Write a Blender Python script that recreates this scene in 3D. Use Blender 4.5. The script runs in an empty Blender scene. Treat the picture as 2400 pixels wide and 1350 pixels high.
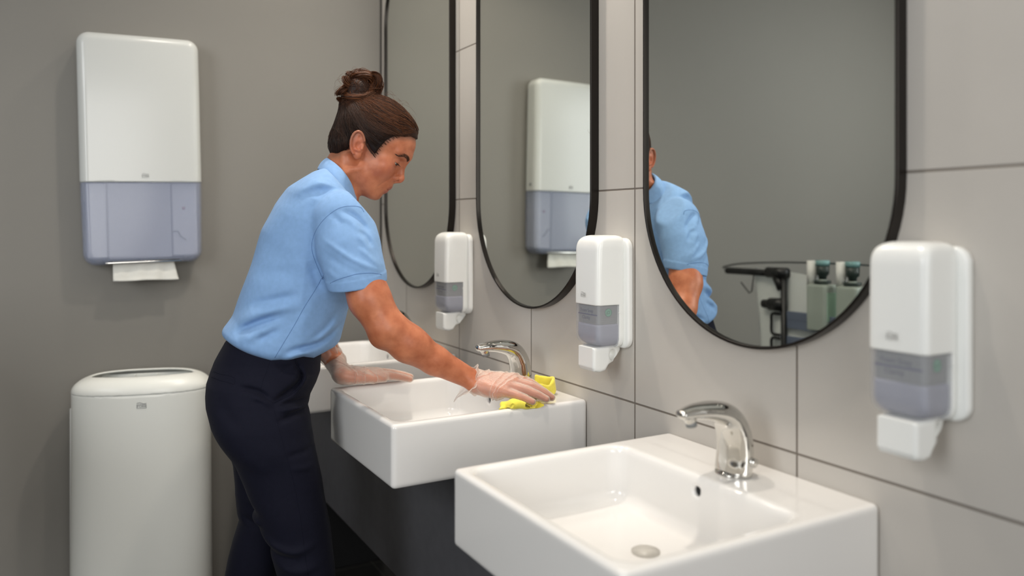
import bpy, bmesh, math, random
import numpy as np
from mathutils import Vector, Matrix

# ------------------------------------------------------------------ camera
SC = bpy.context.scene
COL = SC.collection
CAM = np.array([-1.05, 0.0, 1.25]); FPX = 1862.0; YAW = math.radians(29.6); V0 = 525.2
cam_d = bpy.data.cameras.new('camera'); cam = bpy.data.objects.new('camera', cam_d); COL.objects.link(cam)
cam.location = CAM; cam.rotation_euler = (math.radians(90), 0, -YAW)
cam_d.sensor_width = 36.0; cam_d.lens = FPX / 2400 * 36.0
cam_d.shift_y = -(675 - V0) / 2400
cam_d.clip_start = 0.05
cam_d.dof.use_dof = True; cam_d.dof.focus_distance = 1.80; cam_d.dof.aperture_fstop = 1.9
SC.camera = cam

# ------------------------------------------------------------------ world, lights, exposure
w = bpy.data.worlds.new('world'); SC.world = w; w.use_nodes = True
w.node_tree.nodes['Background'].inputs[0].default_value = (0.8, 0.85, 0.9, 1)
w.node_tree.nodes['Background'].inputs[1].default_value = 0.3
SC.view_settings.view_transform = 'Standard'; SC.view_settings.look = 'None'
SC.view_settings.gamma = 1.0; SC.view_settings.use_curve_mapping = False
SC.view_settings.exposure = 0.15


def area(name, loc, target, sx, sy, energy, color, spread=180):
    d = bpy.data.lights.new(name, 'AREA'); d.shape = 'RECTANGLE'; d.size = sx; d.size_y = sy
    d.energy = energy; d.color = color; d.spread = math.radians(spread)
    o = bpy.data.objects.new(name, d); COL.objects.link(o)
    o.location = loc
    o.rotation_euler = (Vector(target) - Vector(loc)).to_track_quat('-Z', 'Y').to_euler()
    return o


area('daylight_window', (-3.1, 0.4, 1.75), (-0.4, 1.9, 1.0), 1.6, 1.5, 48, (0.95, 0.98, 1.0))
area('ceiling_panel', (-0.85, 1.3, 2.57), (-0.85, 1.3, 0), 0.9, 1.8, 1.5, (1.0, 0.98, 0.95))
area('entrance_light', (-1.15, -1.5, 1.6), (-0.45, 2.2, 0.95), 1.6, 1.5, 8, (1.0, 0.99, 0.97), 80)
area('back_wall_fill', (-2.9, 1.3, 2.35), (-2.9, 2.84, 1.4), 0.9, 0.6, 9, (0.98, 0.99, 1.0), 120)  # unseen fill lamp, added to brighten the back wall the mirrors reflect
for i, (x, y, e) in enumerate([(-0.28, 1.05, 4.2), (-0.28, 1.8, 5.8), (-0.30, 2.45, 2.6), (-0.70, 2.35, 1.4), (-1.5, 1.2, 0.9), (-1.7, 2.0, 0.3)]):
    d = bpy.data.lights.new('downlight', 'AREA'); d.shape = 'DISK'; d.size = 0.07; d.energy = e * 0.95
    d.color = (1.0, 0.91, 0.80); d.spread = math.radians(120)
    o = bpy.data.objects.new('downlight', d); COL.objects.link(o); o.location = (x, y, 2.58)

# ------------------------------------------------------------------ helpers: places
CY, SY = math.cos(YAW), math.sin(YAW)


def ray(u, v):
    r = (u - 1200) / FPX
    return np.array([r * CY + SY, CY - r * SY, -(v - V0) / FPX])


def onX(u, v, X):
    d = ray(u, v); return CAM + d * ((X - CAM[0]) / d[0])


def onY(u, v, Y):
    d = ray(u, v); return CAM + d * ((Y - CAM[1]) / d[1])


def onZ(u, v, Z):
    d = ray(u, v); return CAM + d * ((Z - CAM[2]) / d[2])


# ------------------------------------------------------------------ helpers: objects
def tag(o, label=None, cat=None, group=None, kind=None):
    if label: o['label'] = label
    if cat: o['category'] = cat
    if group: o['group'] = group
    if kind: o['kind'] = kind
    return o


def empty(name, loc, label, cat, group=None, rz=0.0):
    o = bpy.data.objects.new(name, None); COL.objects.link(o)
    o.location = loc; o.rotation_euler = (0, 0, rz); o.empty_display_size = 0.05
    return tag(o, label, cat, group)


def mk(name, verts, faces, mat, parent=None, smooth=True, loc=None, attrs=None):
    me = bpy.data.meshes.new(name)
    verts = np.asarray(verts, dtype=np.float32)
    if isinstance(faces, np.ndarray) and faces.ndim == 2:
        n, k = faces.shape
        me.vertices.add(len(verts)); me.vertices.foreach_set('co', verts.ravel())
        me.loops.add(n * k); me.loops.foreach_set('vertex_index', faces.astype(np.int32).ravel())
        me.polygons.add(n); me.polygons.foreach_set('loop_start', np.arange(0, n * k, k, dtype=np.int32))
        me.polygons.foreach_set('loop_total', np.full(n, k, dtype=np.int32))
        me.update(calc_edges=True)
    else:
        me.from_pydata([tuple(map(float, p)) for p in verts], [], [tuple(int(i) for i in f) for f in faces])
        me.update()
    if smooth:
        me.polygons.foreach_set('use_smooth', np.ones(len(me.polygons), dtype=bool))
    if attrs:
        for k, a in attrs.items():
            at_ = me.attributes.new(k, 'FLOAT', 'POINT'); at_.data.foreach_set('value', np.asarray(a, dtype=np.float32))
    if mat: me.materials.append(mat)
    o = bpy.data.objects.new(name, me); COL.objects.link(o)
    if loc is not None: o.location = loc
    if parent: o.parent = parent
    return o


def copy_tree(o, parent=None):
    c = o.copy(); COL.objects.link(c)
    if parent: c.parent = parent
    for ch in list(o.children): copy_tree(ch, c)
    return c


def box(name, lo, hi, mat, parent=None, bevel=0.0, seg=3):
    bm = bmesh.new(); bmesh.ops.create_cube(bm, size=1)
    lo = Vector(lo); hi = Vector(hi)
    for v in bm.verts: v.co = Vector([(lo[i] + hi[i]) / 2 + v.co[i] * (hi[i] - lo[i]) for i in range(3)])
    if bevel: bmesh.ops.bevel(bm, geom=bm.edges[:], offset=bevel, segments=seg, profile=0.5, affect='EDGES')
    me = bpy.data.meshes.new(name); bm.to_mesh(me); bm.free()
    if bevel:
        me.polygons.foreach_set('use_smooth', np.ones(len(me.polygons), dtype=bool))
    me.materials.append(mat)
    o = bpy.data.objects.new(name, me); COL.objects.link(o)
    if bevel:
        m = o.modifiers.new('wn', 'WEIGHTED_NORMAL'); m.keep_sharp = True
    if parent: o.parent = parent
    return o


def tube_arrays(paths, radii, sides=6):
    """several tubes in one vertex/face array; radii: per path scalar or list"""
    V = []; Fc = []; base = 0
    for P, R in zip(paths, radii):
        P = np.asarray(P, float); n = len(P)
        R = np.full(n, R) if np.isscalar(R) else np.asarray(R, float)
        T = np.gradient(P, axis=0); T /= np.linalg.norm(T, axis=1)[:, None] + 1e-12
        up = np.array([0, 0, 1.0]) if abs(T[0][2]) < 0.9 else np.array([1.0, 0, 0])
        N = np.cross(T[0], up); N /= np.linalg.norm(N)
        ring = []
        for i in range(n):
            N = N - T[i] * (N @ T[i]); N /= np.linalg.norm(N) + 1e-12
            B = np.cross(T[i], N)
            a = np.arange(sides) * 2 * math.pi / sides
            ring.append(P[i] + R[i] * (np.cos(a)[:, None] * N + np.sin(a)[:, None] * B))
        V.append(np.concatenate(ring))
        for i in range(n - 1):
            for k in range(sides):
                k2 = (k + 1) % sides
                Fc.append((base + i * sides + k, base + i * sides + k2, base + (i + 1) * sides + k2, base + (i + 1) * sides + k))
        Fc.append(tuple(base + k for k in reversed(range(sides))))
        Fc.append(tuple(base + (n - 1) * sides + k for k in range(sides)))
        base += n * sides
    return np.concatenate(V), Fc


def tube(name, path, r, mat, parent=None, sides=10):
    V, Fc = tube_arrays([path], [r], sides)
    return mk(name, V, Fc, mat, parent)


def smooth_path(pts, n=40):
    """Catmull-Rom through the points"""
    P = np.asarray(pts, float); P = np.vstack([2 * P[0] - P[1], P, 2 * P[-1] - P[-2]])
    out = []
    m = len(P) - 3
    for s in np.linspace(0, m - 1e-6, n):
        i = int(s); t = s - i
        a, b, c, d = P[i], P[i + 1], P[i + 2], P[i + 3]
        out.append(0.5 * ((2 * b) + (-a + c) * t + (2 * a - 5 * b + 4 * c - d) * t * t + (-a + 3 * b - 3 * c + d) * t ** 3))
    return np.array(out)


def text_mesh(name, body, size, mat, parent, M, align='CENTER', extrude=0.0002, bold=0.0):
    c = bpy.data.curves.new(name, 'FONT'); c.body = body; c.size = size; c.align_x = align; c.align_y = 'CENTER'
    c.extrude = extrude; c.resolution_u = 3; c.offset = bold
    t = bpy.data.objects.new('tmp', c); COL.objects.link(t)
    dg = bpy.context.evaluated_depsgraph_get(); dg.update()
    me = bpy.data.meshes.new_from_object(t.evaluated_get(dg)); me.name = name
    COL.objects.unlink(t); bpy.data.objects.remove(t); bpy.data.curves.remove(c)
    me.transform(Matrix(M)); me.materials.clear(); me.materials.append(mat)
    o = bpy.data.objects.new(name, me); COL.objects.link(o); o.parent = parent
    return o


# ------------------------------------------------------------------ helpers: signed distance modelling
def ln(a): return np.sqrt((a * a).sum(-1))


def s_rc(P, a, b, ra, rb):
    a = np.asarray(a, float); b = np.asarray(b, float); ba = b - a
    t = np.clip(((P - a) @ ba) / (ba @ ba + 1e-12), 0, 1)
    return ln(P - a - t[:, None] * ba) - (ra + (rb - ra) * t)


def s_chain(P, pts, rad, k=0.0):
    d = None
    for i in range(len(pts) - 1):
        e = s_rc(P, pts[i], pts[i + 1], rad[i], rad[i + 1])
        d = e if d is None else (smin(d, e, k) if k else np.minimum(d, e))
    return d


def s_ell(P, c, r, R=None):
    q = P - np.asarray(c, float)
    if R is not None: q = q @ R
    r = np.asarray(r, float)
    k0 = ln(q / r); k1 = ln(q / (r * r))
    return np.where(k1 > 1e-9, k0 * (k0 - 1) / np.maximum(k1, 1e-9), -r.min())


def s_sph(P, c, r): return ln(P - np.asarray(c, float)) - r


def smin(a, b, k):
    h = np.maximum(k - np.abs(a - b), 0) / k
    return np.minimum(a, b) - h * h * k * 0.25


def smax(a, b, k): return -smin(-a, -b, k)


def s_box(P, lo, hi, r=0.0):
    lo = np.asarray(lo, float); hi = np.asarray(hi, float)
    q = np.abs(P - (lo + hi) / 2) - ((hi - lo) / 2 - r)
    return ln(np.maximum(q, 0)) + np.minimum(q.max(-1), 0) - r


def s_rrect2(x, y, hx, hy, r):
    qx = np.abs(x) - hx + r; qy = np.abs(y) - hy + r
    return np.hypot(np.maximum(qx, 0), np.maximum(qy, 0)) + np.minimum(np.maximum(qx, qy), 0) - r


def s_extr(d2, dz, r):
    """extrude the 2-D distance d2 between dz<=0, edges rounded by r"""
    a = d2 + r; b = dz + r
    return np.minimum(np.maximum(a, b), 0) + np.hypot(np.maximum(a, 0), np.maximum(b, 0)) - r


def s_poly2(x, y, poly):
    poly = np.asarray(poly, float); n = len(poly)
    d = np.full(x.shape, 1e9); s = np.ones(x.shape)
    j = n - 1
    for i in range(n):
        ex, ey = poly[j] - poly[i]; wx = x - poly[i][0]; wy = y - poly[i][1]
        t = np.clip((wx * ex + wy * ey) / (ex * ex + ey * ey + 1e-18), 0, 1)
        d = np.minimum(d, (wx - ex * t) ** 2 + (wy - ey * t) ** 2)
        c1 = y >= poly[i][1]; c2 = y < poly[j][1]; c3 = ex * wy > ey * wx
        flip = (c1 & c2 & c3) | (~c1 & ~c2 & ~c3)
        s = np.where(flip, -s, s); j = i
    return s * np.sqrt(d)


def seg2(x, y, pts):
    """distance to a 2-D polyline"""
    d = np.full(x.shape, 1e9)
    for (ax, ay), (bx, by) in zip(pts[:-1], pts[1:]):
        ex, ey = bx - ax, by - ay
        t = np.clip(((x - ax) * ex + (y - ay) * ey) / (ex * ex + ey * ey + 1e-18), 0, 1)
        d = np.minimum(d, np.hypot(x - ax - ex * t, y - ay - ey * t))
    return d


def surf(fn, lo, hi, h, lip=1.7, newton=2):
    """sparse surface nets over fn(P)->distance; returns verts, quads"""
    lo = np.asarray(lo, float); hi = np.asarray(hi, float); B = 12
    nb = np.maximum(np.ceil((hi - lo) / (h * B)).astype(int), 1)
    I = np.stack(np.meshgrid(*[np.arange(k) for k in nb], indexing='ij'), -1).reshape(-1, 3)
    cen = lo + (I + 0.5) * B * h
    dc = np.concatenate([fn(cen[i:i + 60000]) for i in range(0, len(cen), 60000)])
    I = I[np.abs(dc) < B * h * 0.87 * lip + h]
    g = np.stack(np.meshgrid(*[np.arange(B + 1)] * 3, indexing='ij'), -1).reshape(-1, 3)
    NX, NY, NZ = (nb * B + 4).tolist()
    cid_all = []; cpos = []; quads = []
    step = max(1, 120000 // len(g))
    for s in range(0, len(I), step):
        Ib = I[s:s + step]
        gp = (Ib[:, None, :] * B + g[None]).reshape(-1, 3)
        D = fn(lo + gp * h).reshape(len(Ib), B + 1, B + 1, B + 1)
        ins = D < 0
        mixed = ins.reshape(len(Ib), -1).any(1) & ~ins.reshape(len(Ib), -1).all(1)
        if not mixed.any(): continue
        D = D[mixed]; ins = ins[mixed]; Ib = Ib[mixed]
        c = ins[:, :-1, :-1, :-1].astype(np.int8)
        cnt = sum(ins[:, a:B + a, b:B + b, e:B + e].astype(np.int8) for a in (0, 1) for b in (0, 1) for e in (0, 1))
        act = np.argwhere((cnt > 0) & (cnt < 8))
        bi, ci = act[:, 0], act[:, 1:]
        acc = np.zeros((len(act), 3)); num = np.zeros(len(act))
        for ax in range(3):
            for o1 in (0, 1):
                for o2 in (0, 1):
                    off = [0, 0, 0]; oth = [k for k in range(3) if k != ax]
                    off[oth[0]] = o1; off[oth[1]] = o2
                    p0 = ci + off; p1 = p0.copy(); p1[:, ax] += 1
                    d0 = D[bi, p0[:, 0], p0[:, 1], p0[:, 2]]; d1 = D[bi, p1[:, 0], p1[:, 1], p1[:, 2]]
                    m = (d0 < 0) != (d1 < 0)
                    t = np.where(m, d0 / np.where(m, d0 - d1, 1), 0)
                    pos = np.tile(np.array(off, float), (len(act), 1)); pos[:, ax] = t
                    acc[m] += pos[m]; num[m] += 1
        gi = Ib[bi] * B + ci
        cid_all.append((gi[:, 0].astype(np.int64) * NY + gi[:, 1]) * NZ + gi[:, 2])
        cpos.append(lo + (gi + acc / num[:, None]) * h)
        for ax in range(3):
            sl0 = [slice(None)] + [slice(0, B)] * 3
            sl1 = [slice(None)] + [slice(0, B)] * 3; sl1[ax + 1] = slice(1, B + 1)
            a0 = ins[tuple(sl0)]; a1 = ins[tuple(sl1)]
            E = np.argwhere(a0 != a1)
            if not len(E): continue
            g0 = Ib[E[:, 0]] * B + E[:, 1:]
            flip = a0[E[:, 0], E[:, 1], E[:, 2], E[:, 3]]
            b1, b2 = [(1, 2), (2, 0), (0, 1)][ax]
            q = []
            for (u1, u2) in ((0, 0), (1, 0), (1, 1), (0, 1)):
                gg = g0.copy(); gg[:, b1] -= u1; gg[:, b2] -= u2
                q.append(np.where((gg < 0).any(1), -1, (gg[:, 0].astype(np.int64) * NY + gg[:, 1]) * NZ + gg[:, 2]))
            q = np.stack(q, 1)
            q = np.where(flip[:, None], q, q[:, ::-1])
            quads.append(q)
    ids = np.concatenate(cid_all); V = np.concatenate(cpos); Q = np.concatenate(quads)
    order = np.argsort(ids); ids = ids[order]; V = V[order]
    ix = np.searchsorted(ids, Q); ix = np.clip(ix, 0, len(ids) - 1)
    ok = (ids[ix] == Q).all(1)
    Q = ix[ok]
    for _ in range(newton):
        for s in range(0, len(V), 150000):
            P = V[s:s + 150000]; d = fn(P); e = h * 0.35
            gr = np.stack([fn(P + np.eye(3)[k] * e) - fn(P - np.eye(3)[k] * e) for k in range(3)], -1) / (2 * e)
            n2 = (gr * gr).sum(-1)
            stp = (d / np.maximum(n2, 0.25))[:, None] * gr
            L = ln(stp); stp *= np.minimum(1, 0.7 * h / np.maximum(L, 1e-12))[:, None]
            V[s:s + 150000] = P - stp
    return V, Q


def sdf_obj(name, fn, lo, hi, h, mat, parent=None, **kw):
    V, Q = surf(fn, lo, hi, h, **kw)
    return mk(name, V, Q, mat, parent)


# ------------------------------------------------------------------ helpers: materials
def lin(c):
    c = np.asarray(c, float) / 255.0
    return tuple(np.where(c <= 0.04045, c / 12.92, ((c + 0.055) / 1.055) ** 2.4)) + (1.0,)


def mat(name, rgb, rough=0.5, metal=0.0, spec=0.5, noise=None, bump=None, **kw):
    """principled material; noise=(scale, amount): mottling; bump=(scale, strength)"""
    m = bpy.data.materials.new(name); m.use_nodes = True
    nt = m.node_tree; b = nt.nodes['Principled BSDF']
    b.inputs['Base Color'].default_value = lin(rgb); b.inputs['Roughness'].default_value = rough
    b.inputs['Metallic'].default_value = metal; b.inputs['Specular IOR Level'].default_value = spec
    for k, v in kw.items(): b.inputs[k.replace('_', ' ')].default_value = v
    if noise or bump:
        tc = nt.nodes.new('ShaderNodeTexCoord')
    if noise:
        n = nt.nodes.new('ShaderNodeTexNoise'); n.inputs['Scale'].default_value = noise[0]; n.inputs['Detail'].default_value = 5
        nt.links.new(tc.outputs['Object'], n.inputs['Vector'])
        mr = nt.nodes.new('ShaderNodeMapRange'); mr.inputs['To Min'].default_value = 1 - noise[1]; mr.inputs['To Max'].default_value = 1 + noise[1]
        mr.inputs['From Min'].default_value = 0.3; mr.inputs['From Max'].default_value = 0.7
        nt.links.new(n.outputs['Fac'], mr.inputs['Value'])
        mx = nt.nodes.new('ShaderNodeVectorMath'); mx.operation = 'SCALE'
        mx.inputs[0].default_value = lin(rgb)[:3]
        nt.links.new(mr.outputs['Result'], mx.inputs['Scale']); nt.links.new(mx.outputs['Vector'], b.inputs['Base Color'])
    if bump:
        n2 = nt.nodes.new('ShaderNodeTexNoise'); n2.inputs['Scale'].default_value = bump[0]; n2.inputs['Detail'].default_value = 3
        nt.links.new(tc.outputs['Object'], n2.inputs['Vector'])
        bp = nt.nodes.new('ShaderNodeBump'); bp.inputs['Strength'].default_value = bump[1]; bp.inputs['Distance'].default_value = 0.002
        nt.links.new(n2.outputs['Fac'], bp.inputs['Height']); nt.links.new(bp.outputs['Normal'], b.inputs['Normal'])
    return m


def mat_clear(name, rgb, alpha, rough=0.15, spec=0.5):
    """thin translucent plastic: transparency mixed with a glossy tinted plastic"""
    m = mat(name, rgb, rough, 0, spec)
    m.node_tree.nodes['Principled BSDF'].inputs['Alpha'].default_value = alpha
    return m


M_CERAMIC = mat('white_ceramic', (233, 231, 228), 0.12, 0, 0.5, **{'Coat_Weight': 0.3, 'Coat_Roughness': 0.05})
M_WPLASTIC = mat('white_plastic', (238, 239, 236), 0.22, 0, 0.5)
M_WPLASTIC2 = mat('off_white_plastic', (234, 235, 229), 0.3)
M_CHROME = mat('chrome', (205, 203, 198), 0.06, 1.0)
M_BLACKMETAL = mat('dark_bronze_metal', (44, 40, 37), 0.30, 0.75)
M_CHAR = mat('charcoal_laminate', (86, 86, 90), 0.55, 0, 0.3, noise=(30, 0.06))
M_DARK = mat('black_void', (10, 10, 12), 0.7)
M_GREY = mat('grey_plastic', (120, 122, 122), 0.4)
M_LOGO = mat('grey_print', (158, 158, 156), 0.4)
M_LOGO_D = mat('dark_grey_print', (120, 122, 122), 0.4)
# ------------------------------------------------------------------ the room
YB = 2.841
XL, XR, Y0, Y1, ZT = -3.2, 0.0, -1.7, YB, 2.6


def tile_mat(name, base, joint, axes, o1, w1, o2, w2, jw, rough, noise, vary):
    m = bpy.data.materials.new(name); m.use_nodes = True
    nt = m.node_tree; N = nt.nodes; L = nt.links; b = N['Principled BSDF']
    b.inputs['Roughness'].default_value = rough; b.inputs['Specular IOR Level'].default_value = 0.35
    g = N.new('ShaderNodeNewGeometry'); sx = N.new('ShaderNodeSeparateXYZ'); L.new(g.outputs['Position'], sx.inputs[0])

    def math_(op, a, bb=None):
        n = N.new('ShaderNodeMath'); n.operation = op
        for i, q in enumerate((a, bb)):
            if q is None: continue
            if isinstance(q, (int, float)): n.inputs[i].default_value = q
            else: L.new(q, n.inputs[i])
        return n.outputs[0]
    d = []; ids = []
    for ax, o, wd in ((axes[0], o1, w1), (axes[1], o2, w2)):
        t = math_('DIVIDE', math_('SUBTRACT', sx.outputs[ax], o), wd)
        ids.append(math_('FLOOR', t))
        fr = math_('FRACT', math_('ADD', t, 0.5))
        d.append(math_('MULTIPLY', math_('ABSOLUTE', math_('SUBTRACT', fr, 0.5)), wd))
    dist = math_('MINIMUM', d[0], d[1])
    jt = N.new('ShaderNodeMapRange'); jt.inputs['From Min'].default_value = jw * 0.5 - 0.0004; jt.inputs['From Max'].default_value = jw * 0.5 + 0.0006
    L.new(dist, jt.inputs['Value'])
    n1 = N.new('ShaderNodeTexNoise'); n1.inputs['Scale'].default_value = noise[0]; n1.inputs['Detail'].default_value = 6; n1.inputs['Roughness'].default_value = 0.6
    L.new(g.outputs['Position'], n1.inputs['Vector'])
    wn = N.new('ShaderNodeTexWhiteNoise'); wn.noise_dimensions = '2D'
    cx = N.new('ShaderNodeCombineXYZ'); L.new(ids[0], cx.inputs[0]); L.new(ids[1], cx.inputs[1]); L.new(cx.outputs[0], wn.inputs['Vector'])
    k = math_('ADD', math_('ADD', math_('MULTIPLY', math_('SUBTRACT', n1.outputs['Fac'], 0.5), noise[1]), math_('MULTIPLY', math_('SUBTRACT', wn.outputs['Value'], 0.5), vary)), 1.0)
    sc = N.new('ShaderNodeVectorMath'); sc.operation = 'SCALE'; sc.inputs[0].default_value = lin(base)[:3]; L.new(k, sc.inputs['Scale'])
    mx = N.new('ShaderNodeMix'); mx.data_type = 'RGBA'; mx.inputs['A'].default_value = lin(joint)
    L.new(jt.outputs['Result'], mx.inputs['Factor']); L.new(sc.outputs['Vector'], mx.inputs['B'])
    L.new(mx.outputs['Result'], b.inputs['Base Color'])
    bp = N.new('ShaderNodeBump'); bp.inputs['Strength'].default_value = 0.6; bp.inputs['Distance'].default_value = 0.002
    L.new(jt.outputs['Result'], bp.inputs['Height']); L.new(bp.outputs['Normal'], b.inputs['Normal'])
    return m


M_TILE = tile_mat('beige_wall_tile', (192, 187, 180), (116, 108, 100), ('Y', 'Z'), 1.3253, 0.423, 0.8731, 0.4512, 0.0036, 0.42, (3.5, 0.16), 0.03)
M_FLOOR = tile_mat('dark_floor_tile', (46, 45, 44), (80, 78, 72), ('X', 'Y'), -0.05, 0.45, 2.80, 0.45, 0.004, 0.35, (5, 0.3), 0.05)
M_PAINT = mat('grey_wall_paint', (134, 131, 125), 0.6, 0, 0.25, noise=(1.5, 0.02), bump=(160, 0.08))
M_CEIL = mat('ceiling_paint', (205, 203, 200), 0.8)


def plane_wall(name, lo, hi, m):
    return tag(box(name, lo, hi, m), kind='structure')


T = 0.12
plane_wall('wall_right', (0, Y0 - T, -T), (T, Y1 + T, ZT + T), M_TILE)
plane_wall('wall_back', (XL, Y1, -T), (0, Y1 + T, ZT + T), M_PAINT)
plane_wall('wall_left', (XL - T, Y0 - T, -T), (XL, Y1 + T, ZT + T), M_PAINT)
plane_wall('wall_front', (XL, Y0 - T, -T), (0, Y0, ZT + T), M_PAINT)
plane_wall('floor', (XL, Y0, -T), (0, Y1, 0), M_FLOOR)
plane_wall('ceiling', (XL, Y0, ZT), (0, Y1, ZT + T), M_CEIL)
# dark strip for the shadow in the gap between painted wall and tiles
plane_wall('corner_shadow_1', (-0.007, YB - 0.004, 0.0), (-0.001, YB - 0.0005, ZT), mat('gap_shadow_dark', (48, 46, 42), 0.7))

# ------------------------------------------------------------------ mirrors
M_MIRROR = mat('mirror_glass', (238, 241, 236), 0.0, 1.0)


def stadium(R, zc0, zc1, n=48):
    a = np.linspace(0, math.pi, n)
    top = np.stack([R * np.cos(a), zc1 + R * np.sin(a)], 1)
    bot = np.stack([R * np.cos(a + math.pi), zc0 + R * np.sin(a + math.pi)], 1)
    return np.vstack([top, bot])


def make_mirror():
    root = empty('wall_mirror', (0, 0, 0), 'x', 'mirror', 'pill shaped mirrors along the tiled wall')
    R = 0.283; z0 = 0.283; z1 = 0.922
    n = 96
    prof = [(0.0, R), (0.0200, R), (0.021, R - 0.0010), (0.021, R - 0.0042), (0.0203, R - 0.0050), (0.0100, R - 0.0052), (0.0100, R - 0.02), (0.0, R - 0.02)]
    V = []
    for (e, rr) in prof:
        for y, z in stadium(rr, z0, z1): V.append((-e, y, z))
    F = []
    k = len(prof)
    for i in range(k):
        for j in range(n):
            F.append((i * n + j, i * n + (j + 1) % n, ((i + 1) % k) * n + (j + 1) % n, ((i + 1) % k) * n + j))
    fr = mk('frame', V, F, M_BLACKMETAL, root, smooth=False)
    bv = fr.modifiers.new('e', 'EDGE_SPLIT'); fr.data.polygons.foreach_set('use_smooth', np.ones(len(F), dtype=bool)); bv.split_angle = math.radians(35)
    s = stadium(R - 0.0054, z0, z1)
    Vg = [(-0.0145, y, z) for y, z in s] + [(-0.006, y, z) for y, z in s]
    Fg = [tuple(range(n)), tuple(reversed(range(n, 2 * n)))] + [(j, n + j, n + (j + 1) % n, (j + 1) % n) for j in range(n)]
    mk('mirror_glass', Vg, Fg, M_MIRROR, root, smooth=False)
    return root


mir = make_mirror()
for i, (yc, lab) in enumerate([(0.990, 'black framed pill mirror nearest the camera, showing a cleaning trolley in its reflection'),
                               (1.7365, 'middle black framed pill mirror, with a towel dispenser in its reflection'),
                               (2.478, 'farthest black framed pill mirror, beside the corner and behind the woman')]):
    o = mir if i == 0 else copy_tree(mir)
    o.location = (-0.0005, yc, 1.036); o['label'] = lab

# ------------------------------------------------------------------ logo used on the dispensers and the bin


def logo(parent, M, s, m, m_txt):
    """grey box lettered TORK under a small swoosh, s = width"""
    n = 10; V = []; F = []
    # box outline
    h = 0.46 * s
    pts_o = [(-s / 2, -h / 2), (s / 2, -h / 2), (s / 2, h / 2), (-s / 2, h / 2)]
    t = 0.035 * s
    pts_i = [(-s / 2 + t, -h / 2 + t), (s / 2 - t, -h / 2 + t), (s / 2 - t, h / 2 - t), (-s / 2 + t, h / 2 - t)]
    V += [(x, y, 0) for x, y in pts_o + pts_i]
    for i in range(4): F.append((i, (i + 1) % 4, 4 + (i + 1) % 4, 4 + i))
    # swoosh above
    b = len(V)
    for i in range(n):
        x = -s / 2 + s * i / (n - 1)
        y = h / 2 + 0.10 * s + 0.07 * s * math.sin(i / (n - 1) * 6.0)
        V += [(x, y, 0), (x, y + 0.06 * s, 0)]
    for i in range(n - 1): F.append((b + 2 * i, b + 2 * i + 2, b + 2 * i + 3, b + 2 * i + 1))
    me = bpy.data.meshes.new('logo'); me.from_pydata([tuple(v) for v in V], [], F); me.transform(Matrix(M)); me.materials.append(m)
    o = bpy.data.objects.new('logo', me); COL.objects.link(o); o.parent = parent
    sol = o.modifiers.new('s', 'SOLIDIFY'); sol.thickness = 0.0003; sol.offset = 1
    text_mesh('logo_lettering', 'TORK', 0.40 * s, m_txt, o, M)
    return o


def frame_M(org, ex, ey):
    ex = Vector(ex).normalized(); ey = Vector(ey).normalized(); ez = ex.cross(ey)
    M = Matrix.Identity(4)
    for i, c in enumerate((ex, ey, ez)):
        for k in range(3): M[k][i] = c[k]
    for k in range(3): M[k][3] = org[k]
    return M


# ------------------------------------------------------------------ soap dispensers (local: x out of the wall, y towards the entrance, z up)
M_SWIN = mat_clear('smoky_clear_plastic', (196, 198, 204), 0.22, 0.12)
M_CART = mat('grey_refill', (132, 134, 132), 0.4)
M_SOAP = mat('pale_lilac_soap', (158, 160, 176), 0.35)
M_NAVY = mat('navy_print', (20, 28, 92), 0.5)
M_INK = mat('slate_print', (58, 64, 86), 0.5)
M_GREENP = mat('mint_print', (96, 176, 138), 0.5)
M_GREEND = mat('green_print', (30, 100, 70), 0.5)


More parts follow.
